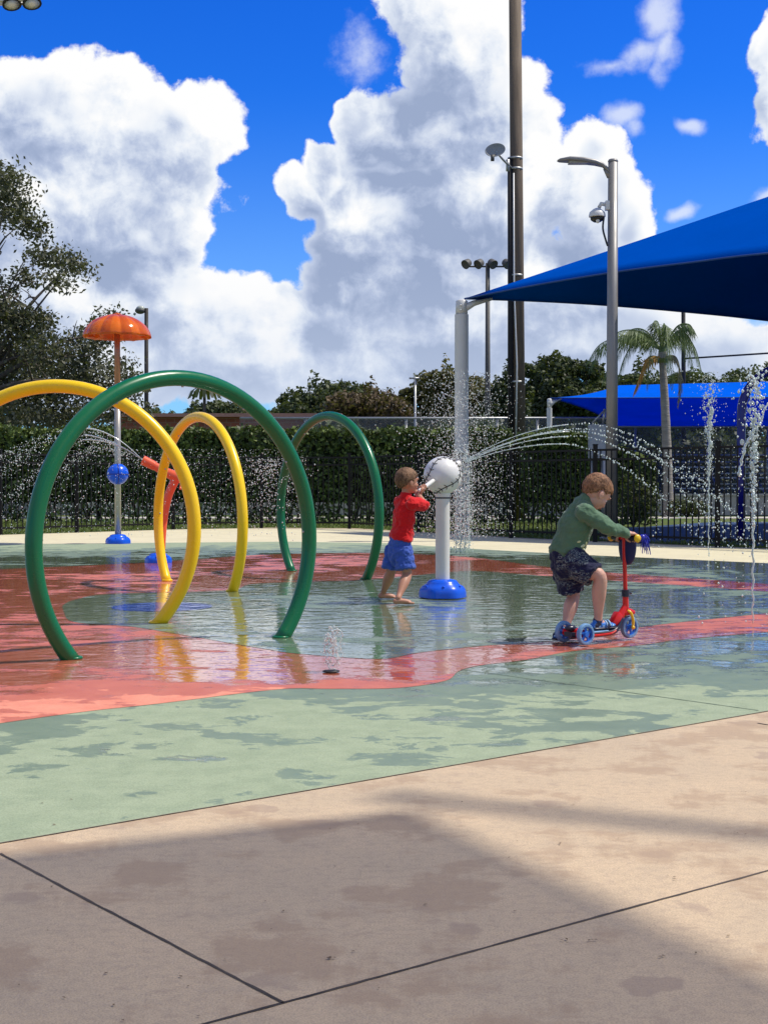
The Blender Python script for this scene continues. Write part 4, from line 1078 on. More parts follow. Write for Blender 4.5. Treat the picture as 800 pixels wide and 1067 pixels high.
# orange cannon
M_org = gloss('orange_gloss_paint', (.80, .13, .05), .3)
oc = G(165, 586.5); oc.z = .004
root = empty('water_cannon', oc, 'orange elbow-shaped water cannon seen between the yellow hoops, squirting left', 'water cannon')
blue_foot(oc, .165, .12, root)
bm = NB(); limb(bm, [(oc + Vector((.03, 0, .1)), .052), (P(170, 545, oc.y), .05), (P(175, 518, oc.y), .052), (P(183, 499, oc.y), .055)], 8, 18); obj('neck', bm, M_org, root)
bm = NB(); limb(bm, [(P(195, 500.5, oc.y), .05), (P(184, 497, oc.y), .068), (P(172, 491.5, oc.y), .058), (P(160, 485, oc.y), .05)], 6, 18); bar = obj('barrel', bm, M_org, root)
bm = NB(); cyl(bm, P(161, 485.5, oc.y), P(149, 479.5, oc.y), .058, .062, 18); obj('nozzle', bm, M_org, root, auto=.6)
bm = NB(); lathe(bm, [(.045, 0), (.03, -.002), (.02, 0)], P(148.8, 479.4, oc.y), 16, (-1, 0, .5)); obj('opening', bm, M_stitch, bar)
for k, (px, py) in enumerate([(188, 509), (196, 507)]):
    bm = NB(); limb(bm, [(P(190, 500, oc.y-.05), .016), (P(px, py, oc.y-.2), .016)], 3, 10); obj('handle', bm, M_org, root)

# navy arch
DA = 23.8; b0 = P(771.5, 561, DA); b0.z = -.018; b1 = Vector((P(868, 560, DA).x, DA, -.018)); rr = (b1.x-b0.x)/2
ztop = P(815, 382, DA).z; zs = ztop - rr*1.0
pts = [b0, Vector((b0.x, DA, zs*.5)), Vector((b0.x, DA, zs))] + [Vector(((b0.x+b1.x)/2 - rr*math.cos(a), DA, zs + rr*math.sin(a))) for a in [PI*k/28 for k in range(1, 28)]] + [Vector((b1.x, DA, zs)), Vector((b1.x, DA, zs*.5)), b1]
root = empty('play_arch', b0, 'tall navy blue tubular arch behind the fence at the right edge', 'play arch')
bm = NB(); tube(bm, pts, .078, 18); obj('arch_tube', bm, M_navy, root)
for p in (b0, b1):
    bm = NB(); lathe(bm, [(.16, 0), (.16, .02), (.09, .04)], p, 20); obj('base_flange', bm, M_navy, root)
# drain grate of the little jet
g = G(345, 701.5); bm = NB(); lathe(bm, [(.045, .008), (.045, .013), (.02, .014)], (g.x, g.y, 0), 20); bmesh.ops.transform(bm, matrix=Matrix.Identity(4), verts=bm.verts[:]); o_ = obj('jet_nozzle', bm, M_stitch); tag(o_, 'small dark ground nozzle in the red band under the little bubbling jet', 'nozzle')

# ------------------------------------------------------------------ water
def water_mat(name, a=.35):
    m, t, out = newmat(name)
    p = t.n.new('ShaderNodeBsdfPrincipled'); p.inputs['Base Color'].default_value = (.84, .96, .93, 1); p.inputs['Roughness'].default_value = .12; p.inputs['IOR'].default_value = 1.33; p.inputs['Transmission Weight'].default_value = a; p.inputs['Specular IOR Level'].default_value = .8
    t.l.new(p.outputs[0], out.inputs[0]); return m
M_drop = water_mat('water_drops', .25); M_jet = water_mat('water_stream', .45)
def drops(name, pts, r0, r1, label, cat='water spray', kind='stuff', stretch=None, m=None, parent=None):
    pts = np.array(pts); rad = r0 + (r1-r0)*rng.random(len(pts))**3
    st = np.tile(np.array([[1, 1, 1.3]]), (len(pts), 1)) if stretch is None else stretch
    o = octa_mesh(name, pts, rad, m or M_drop, parent, st)
    if parent is None: tag(o, label, cat, kind=kind)
    else: tag(o, kind='stuff')
    return o
def above(p): return p[2] > .02
# arcs from the baseball cannon
def arc(p0, apex, land, n):
    """rises to the apex, then falls more steeply (air drag)"""
    out = []
    for k in range(n):
        f = k/(n-1); 
        x = p0 + (land-p0)*f
        out.append(x)
    return out
def arc_z(px, a, ya, x0, y0, x1, y1):
    if px <= a: return ya + (y0-ya)*((px-a)/(x0-a))**2
    return ya + (y1-ya)*((px-a)/(x1-a))**1.75
ARCS = [(610, 441.5, 760, 530), (612, 447, 752, 540), (600, 454.5, 742, 545), (585, 462.5, 728, 560), (598, 449.5, 790, 560)]
dirv_ = Vector((1, .14, 0))
pts, sts = [], []
jet_root = empty('cannon_spray', nz1, 'fan of thin white water arcs shot to the right by the baseball cannon', 'water spray')
for i, (a, ya, x1, y1) in enumerate(ARCS):
    bm = NB(); line = []
    for px in range(484, 597, 6):
        py = arc_z(px, a, ya, 486, 479+i*.8, x1, y1); line.append(P(px, py, 11.75 + (px-486)*.0018 + i*.02))
    tube(bm, line, [(.0026 + .0018*k/len(line))*(1+.25*math.sin(k*2.1+i)) for k in range(len(line))], 6); obj('stream', bm, M_jet, jet_root)
    q = 560
    while q < x1+25:
        f = (q-560)/(x1-560); n = 1 if f < .4 else 2
        for _ in range(n):
            py = arc_z(q, a, ya, 486, 479, x1, y1); sc_ = .25 + 1.7*f**1.6
            pts.append(P(q + rng.normal()*sc_, py + rng.normal()*sc_, 11.9 + (q-486)*.0018 + rng.normal()*.04))
        q += rng.uniform(1.8, 4.0)
drops('droplets', pts, .0055, .0105, '', parent=jet_root)
# spray from the orange cannon
jr = empty('cannon_spray', P(148, 479, oc.y), 'thin white water streams squirted to the left by the orange cannon', 'water spray')
pts = []
for i, (a, ya, x1, y1) in enumerate([(86, 446, -40, 500), (76, 452, -30, 520), (92, 458, 10, 520), (100, 466, 40, 520)]):
    bm = NB(); line = []
    for px in range(148, 84, -5):
        py = ya + (479-ya)*((px-a)/(148-a))**2; line.append(P(px, py, oc.y - (148-px)*.002))
    if i < 3: tube(bm, line, [.005 + .005*k/len(line) for k in range(len(line))], 6); obj('stream', bm, M_jet, jr)
    q = 120 if i < 3 else 140
    while q > x1:
        if q > a: py = ya + (479-ya)*((q-a)/(148-a))**2
        else: py = ya + (y1-ya)*((a-q)/(a-x1))**1.7
        for _ in range(4):
            pts.append(P(q + rng.normal()*2.5, py + abs(rng.normal())*4.5 - 1, oc.y + rng.normal()*.12 - (148-q)*.002))
        q -= rng.uniform(1.0, 2.6)
drops('droplets', pts, .0035, .009, '', parent=jr)
# falling curtains of drops
def curtain(n, fx, fy, fd):
    out = []
    while len(out) < n:
        p = P(fx(), fy(), fd())
        if p.z > .03: out.append(p)
    return out
drops('water_spray', curtain(2600, lambda: rng.uniform(-10, 320), lambda: 468 + 90*rng.random()**1.25, lambda: rng.uniform(15, 20)), .003, .0085, 'wide curtain of falling drops in front of the fence at the left, behind the hoops')
drops('water_spray', curtain(650, lambda: 285 + rng.normal()*17, lambda: 478 + abs(rng.normal())*28, lambda: rng.uniform(15, 16)), .0035, .009, 'spray of drops bursting at the left side of the far green hoop')
drops('water_spray', curtain(6500, lambda: 480 + rng.normal()*(26), lambda: 385 + 175*rng.random()**.8, lambda: rng.uniform(16.5, 18.5)), .003, .009, 'misty white fountain of drops rising round the white canopy post')
pts = []
fr = empty('fountain_jet', G(481, 578), 'upright misty fountain of several thin jets in front of the white canopy post', 'water jet')
for i, px in enumerate((475, 479.5, 484, 488.5)):
    b = G(px, 578); tpz = P(px, 470 + 8*(i % 2), b.y).z; n = 30
    bm = NB(); line = [Vector((b.x + .004*math.sin(k*1.7+i), b.y + .004*math.cos(k*2.1), .02 + tpz*k/n)) for k in range(n+1)]
    tube(bm, line, [(.009 + .004*math.sin(k*2.3+i*1.3))*min(1, (n-k)/12+.15) for k in range(n+1)], 6); obj('water_column', bm, M_jet, fr)
    for k in range(420): pts.append(Vector((b.x + rng.normal()*.035, b.y + rng.normal()*.035, .03 + tpz*1.05*rng.random())))
drops('droplets', pts, .005, .012, '', parent=fr)
# two tall jets at the right
def tall_jet(px, ybase, ytop, label, head=True, yshow=None):
    b = G(px, ybase); jr_ = empty('water_jet', b, label, 'water jet')
    zt_ = P(px, ytop, b.y).z; zs_ = zt_*.52; n = 34
    line = [Vector((b.x + .006*math.sin(k*1.3), b.y, .015 + zs_*k/n)) for k in range(n+1)]
    bm = NB(); tube(bm, line, [.0055 + .0035*(k/n) + .002*math.sin(k*2.9) for k in range(n+1)], 8); obj('water_column', bm, M_jet, jr_)
    pts = []; rad = []
    for k in range(620):
        f = rng.random()**.75; z = zs_*.75 + (zt_-zs_*.75)*f
        sp_ = (.010 + .045*f**2)*b.y/10; pts.append(Vector((b.x + rng.normal()*sp_, b.y + rng.normal()*sp_, z)))
    o = drops('droplets', pts, .003, .0125, '', parent=jr_, m=M_drop)
    # ragged lumps of water where the jet breaks up
    bm = NB()
    for k in range(30):
        f = k/29; z = zs_*.95 + (zt_-zs_*.95)*f; s_ = (.005 + .010*math.sin(PI*min(f*1.1, 1)))*b.y/10
        c = Vector((b.x + rng.normal()*.012*(1+2*f), b.y + rng.normal()*.02, z)); ell(bm, c, (s_*rng.uniform(.6, 1.2), s_, s_*rng.uniform(1, 2.4)), u=10, v=8)
    ob = tag(obj('broken_water', bm, M_jet, jr_), kind='stuff')
    pts = [Vector((b.x + rng.normal()*.22, b.y + rng.normal()*.2, zt_*rng.random()**.9)) for _ in range(230)]
    drops('falling_drops', pts, .003, .009, '', parent=jr_)
tall_jet(738, 581, 388, 'tall thin water jet left of the navy arch, reaching above the fence')
tall_jet(784, 652, 386, 'nearer tall water jet in front of the navy arch at the right edge')
drops('water_spray', curtain(420, lambda: rng.uniform(680, 815), lambda: 470 + 100*rng.random(), lambda: rng.uniform(11.5, 16)), .003, .009, 'scattered drops falling in front of the fence at the right')
def strand(pxs, d, r, label):
    bm = NB(); ps = []
    for (a, b) in zip(pxs, pxs[1:]):
        n = 7
        for k in range(n):
            f = k/n; ps.append(P(a[0]+(b[0]-a[0])*f + rng.normal()*.8, a[1]+(b[1]-a[1])*f + rng.normal()*.8, d + rng.normal()*.01))
    tube(bm, ps, [r*rng.uniform(.5, 1.6) for _ in ps], 6); o = obj('water_splash', bm, M_jet); tag(o, label, 'splash')
strand([(800, 420), (792, 438), (786, 447), (778, 462), (772, 480), (769, 494), (772, 494)], 11.0, .010, 'curling ribbon of water flung off in front of the navy arch')
strand([(781, 388), (787, 400), (792, 412), (797, 416)], 11.0, .011, 'short ribbon of water near the top of the navy arch')
# little bubbling jet in the red band
b = G(347, 701); jr_ = empty('bubbler_jet', b, 'low bubbling water jet in the red band near the viewer', 'water jet')
pts, st = [], []
for k in range(520):
    f = rng.random(); a = rng.random()*2*PI; r_ = .012 + .055*math.sin(PI*min(f*.9+.05, 1))*rng.random()**.5
    pts.append(Vector((b.x + math.cos(a)*r_, b.y + math.sin(a)*r_, .01 + .235*f)))
drops('droplets', pts, .0012, .0040, '', parent=jr_, m=M_drop)
bm = NB()
for k in range(30):
    ps = []; x = rng.normal()*.02; y = rng.normal()*.02; z = .02 + .17*rng.random()
    for j in range(6): ps.append(b + Vector((x, y, z))); x += rng.normal()*.010; y += rng.normal()*.008; z += rng.normal()*.012 + .006
    tube(bm, ps, [.0022*rng.uniform(.5, 1.3) for _ in ps], 5)
ps = [b + Vector((math.cos(a)*.028 + .022, 0, .20 + math.sin(a)*.026)) for a in [PI*1.5*k/16 - .4 for k in range(17)]]; tube(bm, ps, .003, 6)
tag(obj('water_strands', bm, M_jet, jr_), kind='stuff')
# ------------------------------------------------------------------ children
def skin_mat(name, col):
    m, t, out = newmat(name)
    co = t.node('ShaderNodeTexCoord', out=3)
    n = t.noise(co, 16, 4, .6); c = t.mix(t.sm(n, .35, .7)*.35, col, (col[0]*.80, col[1]*.66, col[2]*.62))
    nb = t.node('ShaderNodeBump', {'Strength': .5, 'Distance': .0015, 'Height': t.noise(co, 90, 3, .6)})
    principled(t, out, Base_Color=c, Roughness=.5, Specular_IOR_Level=.4, Subsurface_Weight=.15, Subsurface_Radius=(.02, .008, .004), Subsurface_Scale=.25, Normal=nb); return m
M_skin1 = skin_mat('tanned_skin', (.46, .225, .145)); M_skin2 = skin_mat('fair_skin', (.58, .33, .25))
def cloth_mat(name, col, folds=.006, fs=9, pattern=None):
    m, t, out = newmat(name)
    co = t.node('ShaderNodeTexCoord', out=3)
    n = t.noise(t.vm('MULTIPLY', co, (1, 1, 1.6)), fs, 4, .55, dist=.8); w = t.noise(co, 380, 2, .5)
    c = t.mix(t.sm(n, .35, .7)*.3, col, tuple(k*.62 for k in col))
    if pattern:
        v = t.noise(t.vm('MULTIPLY', co, (1, 1, 2.4)), 17, 3, .6, dist=2.2)
        ln = t.sm(t.m('ABSOLUTE', v - .5), .022, .010); pm = t.sm(t.noise(co, 9, 2, .5), .47, .53)
        c = t.mix(t.m('MULTIPLY', ln, pm), c, pattern)
    nb = t.node('ShaderNodeBump', {'Strength': 1.0, 'Distance': 1.0, 'Height': n*folds + w*.0004})
    principled(t, out, Base_Color=c, Roughness=.85, Specular_IOR_Level=.2, Normal=nb, Sheen_Weight=.2); return m
def hair_mat(name, c1, c2):
    m, t, out = newmat(name)
    co = t.node('ShaderNodeTexCoord', out=3); n = t.noise(t.vm('MULTIPLY', co, (1, 1, .35)), 95, 4, .7); n2 = t.noise(co, 14, 3, .6)
    c = t.mix(t.sm(n*.6 + n2*.4, .38, .62), c1, c2)
    nb = t.node('ShaderNodeBump', {'Strength': 1.0, 'Distance': .006, 'Height': n})
    principled(t, out, Base_Color=c, Roughness=.65, Specular_IOR_Level=.3, Normal=nb); return m
M_hair1 = hair_mat('brown_hair', (.075, .040, .020), (.27, .15, .08)); M_hair2 = hair_mat('auburn_hair', (.09, .042, .02), (.34, .17, .085))
M_eye = mat('eye_white', (.7, .68, .66), .2); M_iris = mat('dark_iris', (.03, .02, .015), .15); M_lip = mat('lip', (.42, .14, .12), .45)
M_brow = mat('eyebrow', (.12, .06, .03), .8)
def head(body_bm, c, fwd, up, s=1.0, neck=None):
    """skull, jaw, nose, ears as part of the continuous body; returns frame"""
    fwd = fwd.normalized(); rt = fwd.cross(up).normalized(); up = rt.cross(fwd).normalized(); ax = (fwd, rt, up)
    def L(f, r, u): return c + (fwd*f + rt*r + up*u)*s
    ell(body_bm, L(-.006, 0, .018), (.090*s, .074*s, .084*s), ax, 28, 18)
    ell(body_bm, L(.022, 0, -.022), (.062*s, .060*s, .072*s), ax, 24, 16)
    ell(body_bm, L(.040, 0, -.068), (.034*s, .036*s, .026*s), ax)
    for r in (-1, 1): ell(body_bm, L(.045, r*.033, -.030), (.032*s, .027*s, .028*s), ax)
    limb(body_bm, [(L(.078, 0, .000), .007*s), (L(.089, 0, -.016), .009*s), (L(.093, 0, -.026), .012*s)], 3, 10)
    ell(body_bm, L(.080, 0, -.050), (.010*s, .020*s, .009*s), ax)
    ell(body_bm, L(.077, 0, .022), (.012*s, .05*s, .012*s), ax)
    for r in (-1, 1):
        ell(body_bm, L(-.008, r*.077, -.014), (.017*s, .008*s, .026*s), ax)
        ell(body_bm, L(.000, r*.074, -.036), (.009*s, .007*s, .011*s), ax)
    return L, ax
def face_parts(L, ax, s, root, body):
    for r in (-1, 1):
        bm = NB(); ell(bm, L(.0685, r*.030, -.005), (.0095*s, .0110*s, .0065*s), ax, 14, 10); e = obj('eye', bm, M_eye, body)
        bm = NB(); ell(bm, L(.0768, r*.030, -.007), (.0035*s, .0062*s, .0064*s), ax, 12, 8)
        o = obj('eyebrow', (lambda b: (limb(b, [(L(.084, r*.016, .020), .003*s), (L(.083, r*.032, .024), .0035*s), (L(.074, r*.048, .019), .002*s)], 3, 8), b)[1])(NB()), M_brow, body)
        for v in bm.verts: pass
        obj('iris', bm, M_iris, body)
    bm = NB(); ell(bm, L(.0885, 0, -.0495), (.0045*s, .017*s, .0035*s), ax, 14, 8); ell(bm, L(.0875, 0, -.0555), (.005*s, .013*s, .004*s), ax, 14, 8); obj('mouth', bm, M_lip, body)
def hair(L, ax, s, m, parent, seed, length=1.0):
    """cropped hair: a cap over the skull with a ragged edge, forehead, ears and neck free"""
    bm = NB(); ell(bm, L(-.010, 0, .022), (.0925*s, .0785*s, .0855*s), ax, 64, 48)
    c = L(-.010, 0, .022); fw, rt, up = ax; dele = []
    for v in bm.verts:
        d = v.co - c; f = d.dot(fw)/s; r = d.dot(rt)/s; u = d.dot(up)/s
        n = mnoise.noise(v.co*60 + Vector((seed, 0, 0)))*.5 + mnoise.noise(v.co*150)*.5
        v.co += d.normalized()*(n*.003 + (.002 if u > .03 else 0))*s*length
        # hairline: forehead high at the front, dips in front of the ear, low at the nape
        line = np.interp(f, [-.10, -.055, -.030, -.012, .004, .016, .034, .060, .09], [-.085, -.080, -.055, -.012, -.012, -.034, -.004, .024, .032])
        if f < -.055: line -= .01
        if u < line + n*.006: dele.append(v)
    bmesh.ops.delete(bm, geom=dele, context='VERTS')
    # short tufts that roughen the outline
    vs = [v.co.copy() for v in bm.verts]; random.seed(seed)
    for q in random.sample(vs, min(500, len(vs))):
        d = (q - c).normalized(); g = (d*.12 - up*.7 + fw*(.45 if (q-c).dot(fw) > 0 else -.1) + Vector((random.uniform(-.2, .2), random.uniform(-.2, .2), random.uniform(-.1, .1)))).normalized()
        w = d.cross(g).normalized()*.0035*s; e = q + (g - d*max(g.dot(d), 0)*.5)*random.uniform(.010, .018)*s
        bm.faces.new([bm.verts.new(p) for p in (q - d*.002 - w, q - d*.002 + w, e + w*.3, e - w*.3)])
    o = obj('hair', bm, m, parent); sl = o.modifiers.new('t', 'SOLIDIFY'); sl.thickness = .007*s; sl.offset = -1
    wrinkle(o, .010, .012, 3, .45)
    return o
def grip_hand(bm, p, bar, palm_dir, s=1.0, rb=.012, back=0.0, spread=1, thumb_side=1):
    """hand closed round a bar at p; palm_dir points from the bar to the palm"""
    bar = bar.normalized(); n = (palm_dir - bar*palm_dir.dot(bar)).normalized(); k = bar.cross(n)*spread
    ell(bm, p + n*(rb+.014*s) + k*(-.010)*s, (.034*s, .030*s, .013*s), (bar, k, n), 18, 12)
    for i in range(4):
        off = (-.027 + .018*i)*s; ln = (.86, 1.0, 1.04, .95)[i]; path = []
        for j in range(6):
            a = (.25 + .52*j*ln); R_ = rb + .0065*s
            path.append((p + bar*off + n*R_*math.cos(a)*1.05 + k*R_*math.sin(a)*1.15, (.0078 - .0005*j)*s))
        path.insert(0, (p + bar*off*.9 + n*(rb+.013*s) + k*(-.006)*s, .0085*s)); limb(bm, path, 3, 10)
    tb = p + n*(rb+.010*s) + bar*(.026*s*thumb_side) - k*.012*s
    limb(bm, [(tb, .0095*s), (tb + bar*.014*s*thumb_side - n*.008*s, .0088*s), (p + bar*.030*s*thumb_side - k*(rb+.006*s) - n*.006, .0078*s), (p + bar*.022*s*thumb_side - n*(rb+.006*s), .007*s)], 3, 10)
    return p + n*(rb+.014*s) - k*.036*s
def bare_foot(bm, heel, d, s=1.0, side=1, up=Vector((0, 0, 1))):
    d = d.normalized(); r = d.cross(up).normalized()
    limb(bm, [(heel + up*.024*s, .023*s), (heel + d*.035*s + up*.026*s, .023*s), (heel + d*.085*s + up*.020*s, .022*s), (heel + d*.115*s + up*.015*s, .018*s)], 4, 14)
    limb(bm, [(heel + d*.05*s + up*.018*s + r*side*.006*s, .017*s), (heel + d*.10*s + up*.014*s - r*side*.018*s, .014*s)], 3, 12)
    for i, (o, l, rr) in enumerate([(.018, .145, .0105), (.003, .148, .0075), (-.009, .143, .007), (-.020, .136, .0065), (-.030, .127, .006)]):
        q = heel + r*side*o*s; limb(bm, [(q + d*.11*s + up*.011*s, rr*s), (q + d*l*s + up*.008*s, rr*s*.95)], 3, 8)
def wrinkle(o, strength, size, depth=2, mid=.5):
    tx = bpy.data.textures.new('folds', 'CLOUDS'); tx.noise_scale = size; tx.noise_depth = depth
    d = o.modifiers.new('folds', 'DISPLACE'); d.texture = tx; d.texture_coords = 'LOCAL'; d.strength = strength; d.mid_level = mid
    s_ = o.modifiers.new('soften', 'SMOOTH'); s_.iterations = 1; return o
def nrm(v): return v.normalized()

# ---- boy in red at the baseball cannon
D1 = 11.12
p1 = lambda x, y, dd=0: P(x, y, D1+dd)
h1v = Vector((math.cos(R(33)), math.sin(R(33)), 0)); r1v = Vector((h1v.y, -h1v.x, 0))   # facing, his right (towards the viewer)
fA = G(412, 631.5); fA.z = .014; fB = G(396.5, 625.5); fB.z = .014   # near (right) and far (left) heels
root1 = empty('person', ((fA.x+fB.x)/2, (fA.y+fB.y)/2, .012), 'small boy in a red T-shirt and blue shorts, barefoot, gripping the baseball cannon', 'boy')
pel = p1(415, 573); chest = p1(421, 536); nk = p1(422.5, 517)
bm = NB()
limb(bm, [(pel - Vector((0, 0, .03)), .078), (pel.lerp(chest, .5), .076), (chest, .086), (nk - Vector((0, 0, .03)), .062)], 6, 18, flat=(h1v, .80))
sR = p1(430, 525, -.07); sL = p1(418.5, 523, .09)
limb(bm, [(sR, .036), (sL, .036)], 4, 14)
limb(bm, [(nk - Vector((0, 0, .05)), .042), (nk, .036), (p1(423.5, 508), .038)], 4, 14)
hc = p1(424.3, 501.8); hf = Vector((math.cos(R(30)), math.sin(R(30)), -.04)); 
L1, ax1 = head(bm, hc, hf, Vector((-.05, 0, 1)), 1.02)
# arms up to the handle
hand_p = h1 + (h0 - h1)*.12
eR = p1(443, 526.5, .0); eL = p1(436, 524, .16)
bar = (h0 - h1).normalized()
wR = grip_hand(bm, h1 + bar*.014, bar, Vector((-.3, .35, -1)), .98, .015, spread=-1, thumb_side=1)
wL = grip_hand(bm, h1 + bar*.066, bar, Vector((-.1, 1, .3)), .98, .015, spread=1, thumb_side=1)
limb(bm, [(sR, .036), (sR.lerp(eR, .5) + Vector((0, 0, -.006)), .034), (eR, .029), (eR.lerp(wR, .4), .027), (wR, .019), (h1 + bar*.014 + Vector((-.01, .02, -.02)), .016)], 5, 14)
limb(bm, [(sL, .036), (sL.lerp(eL, .5), .033), (eL, .029), (eL.lerp(wL, .4), .027), (wL, .019), (h1 + bar*.066 + Vector((-.01, .02, 0)), .016)], 5, 14)
# legs
def leg(bm, hip, knee, ankle, r=(.066, .050, .040, .044, .026, .024)):
    limb(bm, [(hip, r[0]), (hip.lerp(knee, .55), r[1]), (knee, r[2]), (knee.lerp(ankle, .35), r[3]), (knee.lerp(ankle, .8), r[4]), (ankle, r[5])], 6, 16)
kR = p1(424, 598.5, -.06); kL = p1(407, 597, .10)
aR = Vector((fA.x+.022, fA.y+.005, .065)); aL = Vector((fB.x+.022, fB.y+.005, .065))
leg(bm, p1(420, 577, -.05), kR, aR); leg(bm, p1(411, 577, .07), kL, aL)
bare_foot(bm, fA, Vector((1, .18, 0)), 1.0, 1); bare_foot(bm, fB, Vector((1, .25, 0)), 1.0, -1)
bd1 = obj('body', bm, M_skin1, root1); remesh(bd1, .0035, 3)
face_parts(L1, ax1, 1.02, root1, bd1)
hair(L1, ax1, 1.02, M_hair1, bd1, 5)
# T-shirt
bm = NB()
limb(bm, [(p1(418.8, 556.5), .108), (p1(420.5, 545), .100), (chest + Vector((0, 0, .01)), .104), (p1(422, 524.5), .082)], 7, 24, flat=(h1v, .80))
limb(bm, [(sR + Vector((0, 0, -.006)), .050), (sL + Vector((0, 0, -.006)), .050)], 4, 16)
limb(bm, [(nk - Vector((0, 0, .045)), .070), (nk - Vector((0, 0, .008)), .047)], 3, 18)
limb(bm, [(sR - (eR-sR)*.1, .052), (sR.lerp(eR, .45), .050), (sR.lerp(eR, .86), .046)], 4, 16)
limb(bm, [(sL - (eL-sL)*.1, .052), (sL.lerp(eL, .45), .050), (sL.lerp(eL, .84), .046)], 4, 16)
tube(bm, [p1(417.6, 562.5), p1(418.2, 558), p1(419, 552)], [.113, .110, .100], 28, flat=(h1v, .80))
M_redT = cloth_mat('red_cotton', (.62, .006, .010)); sh_ = obj('shirt', bm, M_redT, bd1); remesh(sh_, .004, 4); wrinkle(sh_, .030, .055, 2, .40)
bm = NB()
limb(bm, [(p1(417, 563), .096), (p1(416, 572), .100), (p1(415.5, 579), .098)], 5, 24, flat=(h1v, .84))
tube(bm, [p1(419, 571, -.04), p1(421.3, 583, -.05), p1(422.3, 592.6, -.06)], [.074, .075, .077], 22)
tube(bm, [p1(411.5, 571, .05), p1(409.0, 583, .08), p1(408.2, 591.5, .09)], [.074, .073, .075], 22)
M_bl = cloth_mat('blue_swim_cloth', (.045, .10, .42), .010, 12); so = obj('shorts', bm, M_bl, bd1); remesh(so, .004, 3); wrinkle(so, .034, .045, 2, .30)

# ---- scooter
ht = R(37); hv = Vector((math.cos(ht), math.sin(ht), 0)); rv = Vector((hv.y, -hv.x, 0)); UP = Vector((0, 0, 1))
wn_c = G(612.5, 674.0); wf_c = G(584.5, 671.5); ft = G(655.5, 667.3)
rw = .066; fwr = .070
rear = (wn_c + wf_c)/2
hv = Vector((ft.x-rear.x, ft.y-rear.y, 0)).normalized(); rv = Vector((hv.y, -hv.x, 0))
rearc = rear + UP*(rw+.014); frontc = Vector((ft.x, ft.y, fwr+.014)); Lw = (frontc-rearc); Lw.z = 0; Lw = Lw.length
scoot = empty('kick_scooter', (rear.x, rear.y, .012), 'red three-wheeled kick scooter with blue wheels and navy front bag, ridden by the boy', 'scooter')
def S_(f, r, u): return Vector((rear.x, rear.y, 0)) + hv*f + rv*r + UP*(u+.012)
M_sred = gloss('scooter_red', (.62, .012, .014)); M_sblue = gloss('wheel_blue', (.03, .16, .62), .3); M_rub = mat('blue_grey_tyre', (.15, .32, .56), .6); M_dk = mat('dark_navy_plastic', (.010, .012, .035), .35); M_yel = gloss('scooter_yellow', (.80, .52, .02))
M_print = mat('pale_blue_print', (.30, .52, .78), .4)
def wheel(c, r, w, seed):
    bm = NB(); lathe(bm, [(r*.72, -w/2), (r*.93, -w/2), (r, -w*.28), (r, w*.28), (r*.93, w/2), (r*.72, w/2)], c, 36, rv, ring=True); tyre = obj('wheel', bm, M_rub, scoot, auto=.8)
    bm = NB(); lathe(bm, [(r*.64, -w*.3), (r*.74, -w*.3), (r*.74, w*.3), (r*.64, w*.3)], c, 30, rv, ring=True)
    lathe(bm, [(.001, -w*.55), (r*.24, -w*.55), (r*.28, -w*.4), (r*.28, w*.4), (r*.24, w*.55), (.001, w*.55)], c, 20, rv)
    for k in range(5):
        a = 2*PI*k/5 + seed; d = hv*math.cos(a) + UP*math.sin(a); e = hv*-math.sin(a) + UP*math.cos(a)
        for s in (-.5, .5): tube(bm, [c + d*r*.2 + rv*.0, c + d*r*.72 + e*r*.2*s], [r*.10, r*.075], 8)
    obj('rim', bm, M_sblue, tyre, auto=.8)
    bm = NB()
    for k in range(14):
        a = 2*PI*k/14 + seed; d = hv*math.cos(a) + UP*math.sin(a); lathe(bm, [(r*.045, w*.50), (r*.04, w*.53)], c + d*r*.82, 8, rv); lathe(bm, [(r*.045, -w*.53), (r*.04, -w*.50)], c + d*r*.82, 8, rv)
    obj('dots', bm, M_print, tyre)
hw = ((wn_c - wf_c).length)/2
wheel(S_(0, hw, rw), rw, .030, .3); wheel(S_(0, -hw, rw), rw, .030, .8); wheel(frontc, fwr, .032, .1)
bm = NB(); cyl(bm, S_(0, -hw+.02, rw), S_(0, hw-.02, rw), .019, seg=18)
lathe(bm, [(.030, -.03), (.033, 0), (.024, .05)], S_(0, hw-.06, rw), 16, rv); lathe(bm, [(.024, -.05), (.033, 0), (.030, .03)], S_(0, -hw+.06, rw), 16, rv); obj('axle', bm, M_sred, scoot, auto=.7)
# deck: dark tray with a red insert, rising to the neck
def slab(bm, pts, n=8):
    """pts: (forward, half width, top, bottom)"""
    rows = []
    for f, w, a, b in spline(pts, n):
        rows.append([bm.verts.new(S_(f, -w, a-.004)), bm.verts.new(S_(f, -w*.93, a)), bm.verts.new(S_(f, w*.93, a)), bm.verts.new(S_(f, w, a-.004)), bm.verts.new(S_(f, w*.9, b)), bm.verts.new(S_(f, -w*.9, b))])
    for A_, B_ in zip(rows, rows[1:]):
        for k in range(6): bm.faces.new((A_[k], B_[k], B_[(k+1) % 6], A_[(k+1) % 6]))
    bm.faces.new(rows[0]); bm.faces.new(rows[-1][::-1]); bmesh.ops.recalc_face_normals(bm, faces=bm.faces[:])
bm = NB(); slab(bm, [(-.055, .035, .075, .045), (.0, .050, .072, .040), (.10, .056, .066, .034), (.24, .055, .066, .036), (.32, .045, .082, .050), (.375, .028, .125, .085), (.40, .02, .16, .12)]); dk = obj('deck', bm, M_dk, scoot, auto=.9)
bm = NB(); slab(bm, [(.06, .059, .056, .042), (.16, .060, .054, .040), (.26, .058, .058, .044), (.31, .050, .070, .056)]); obj('deck_band', bm, M_sred, dk, auto=.9)
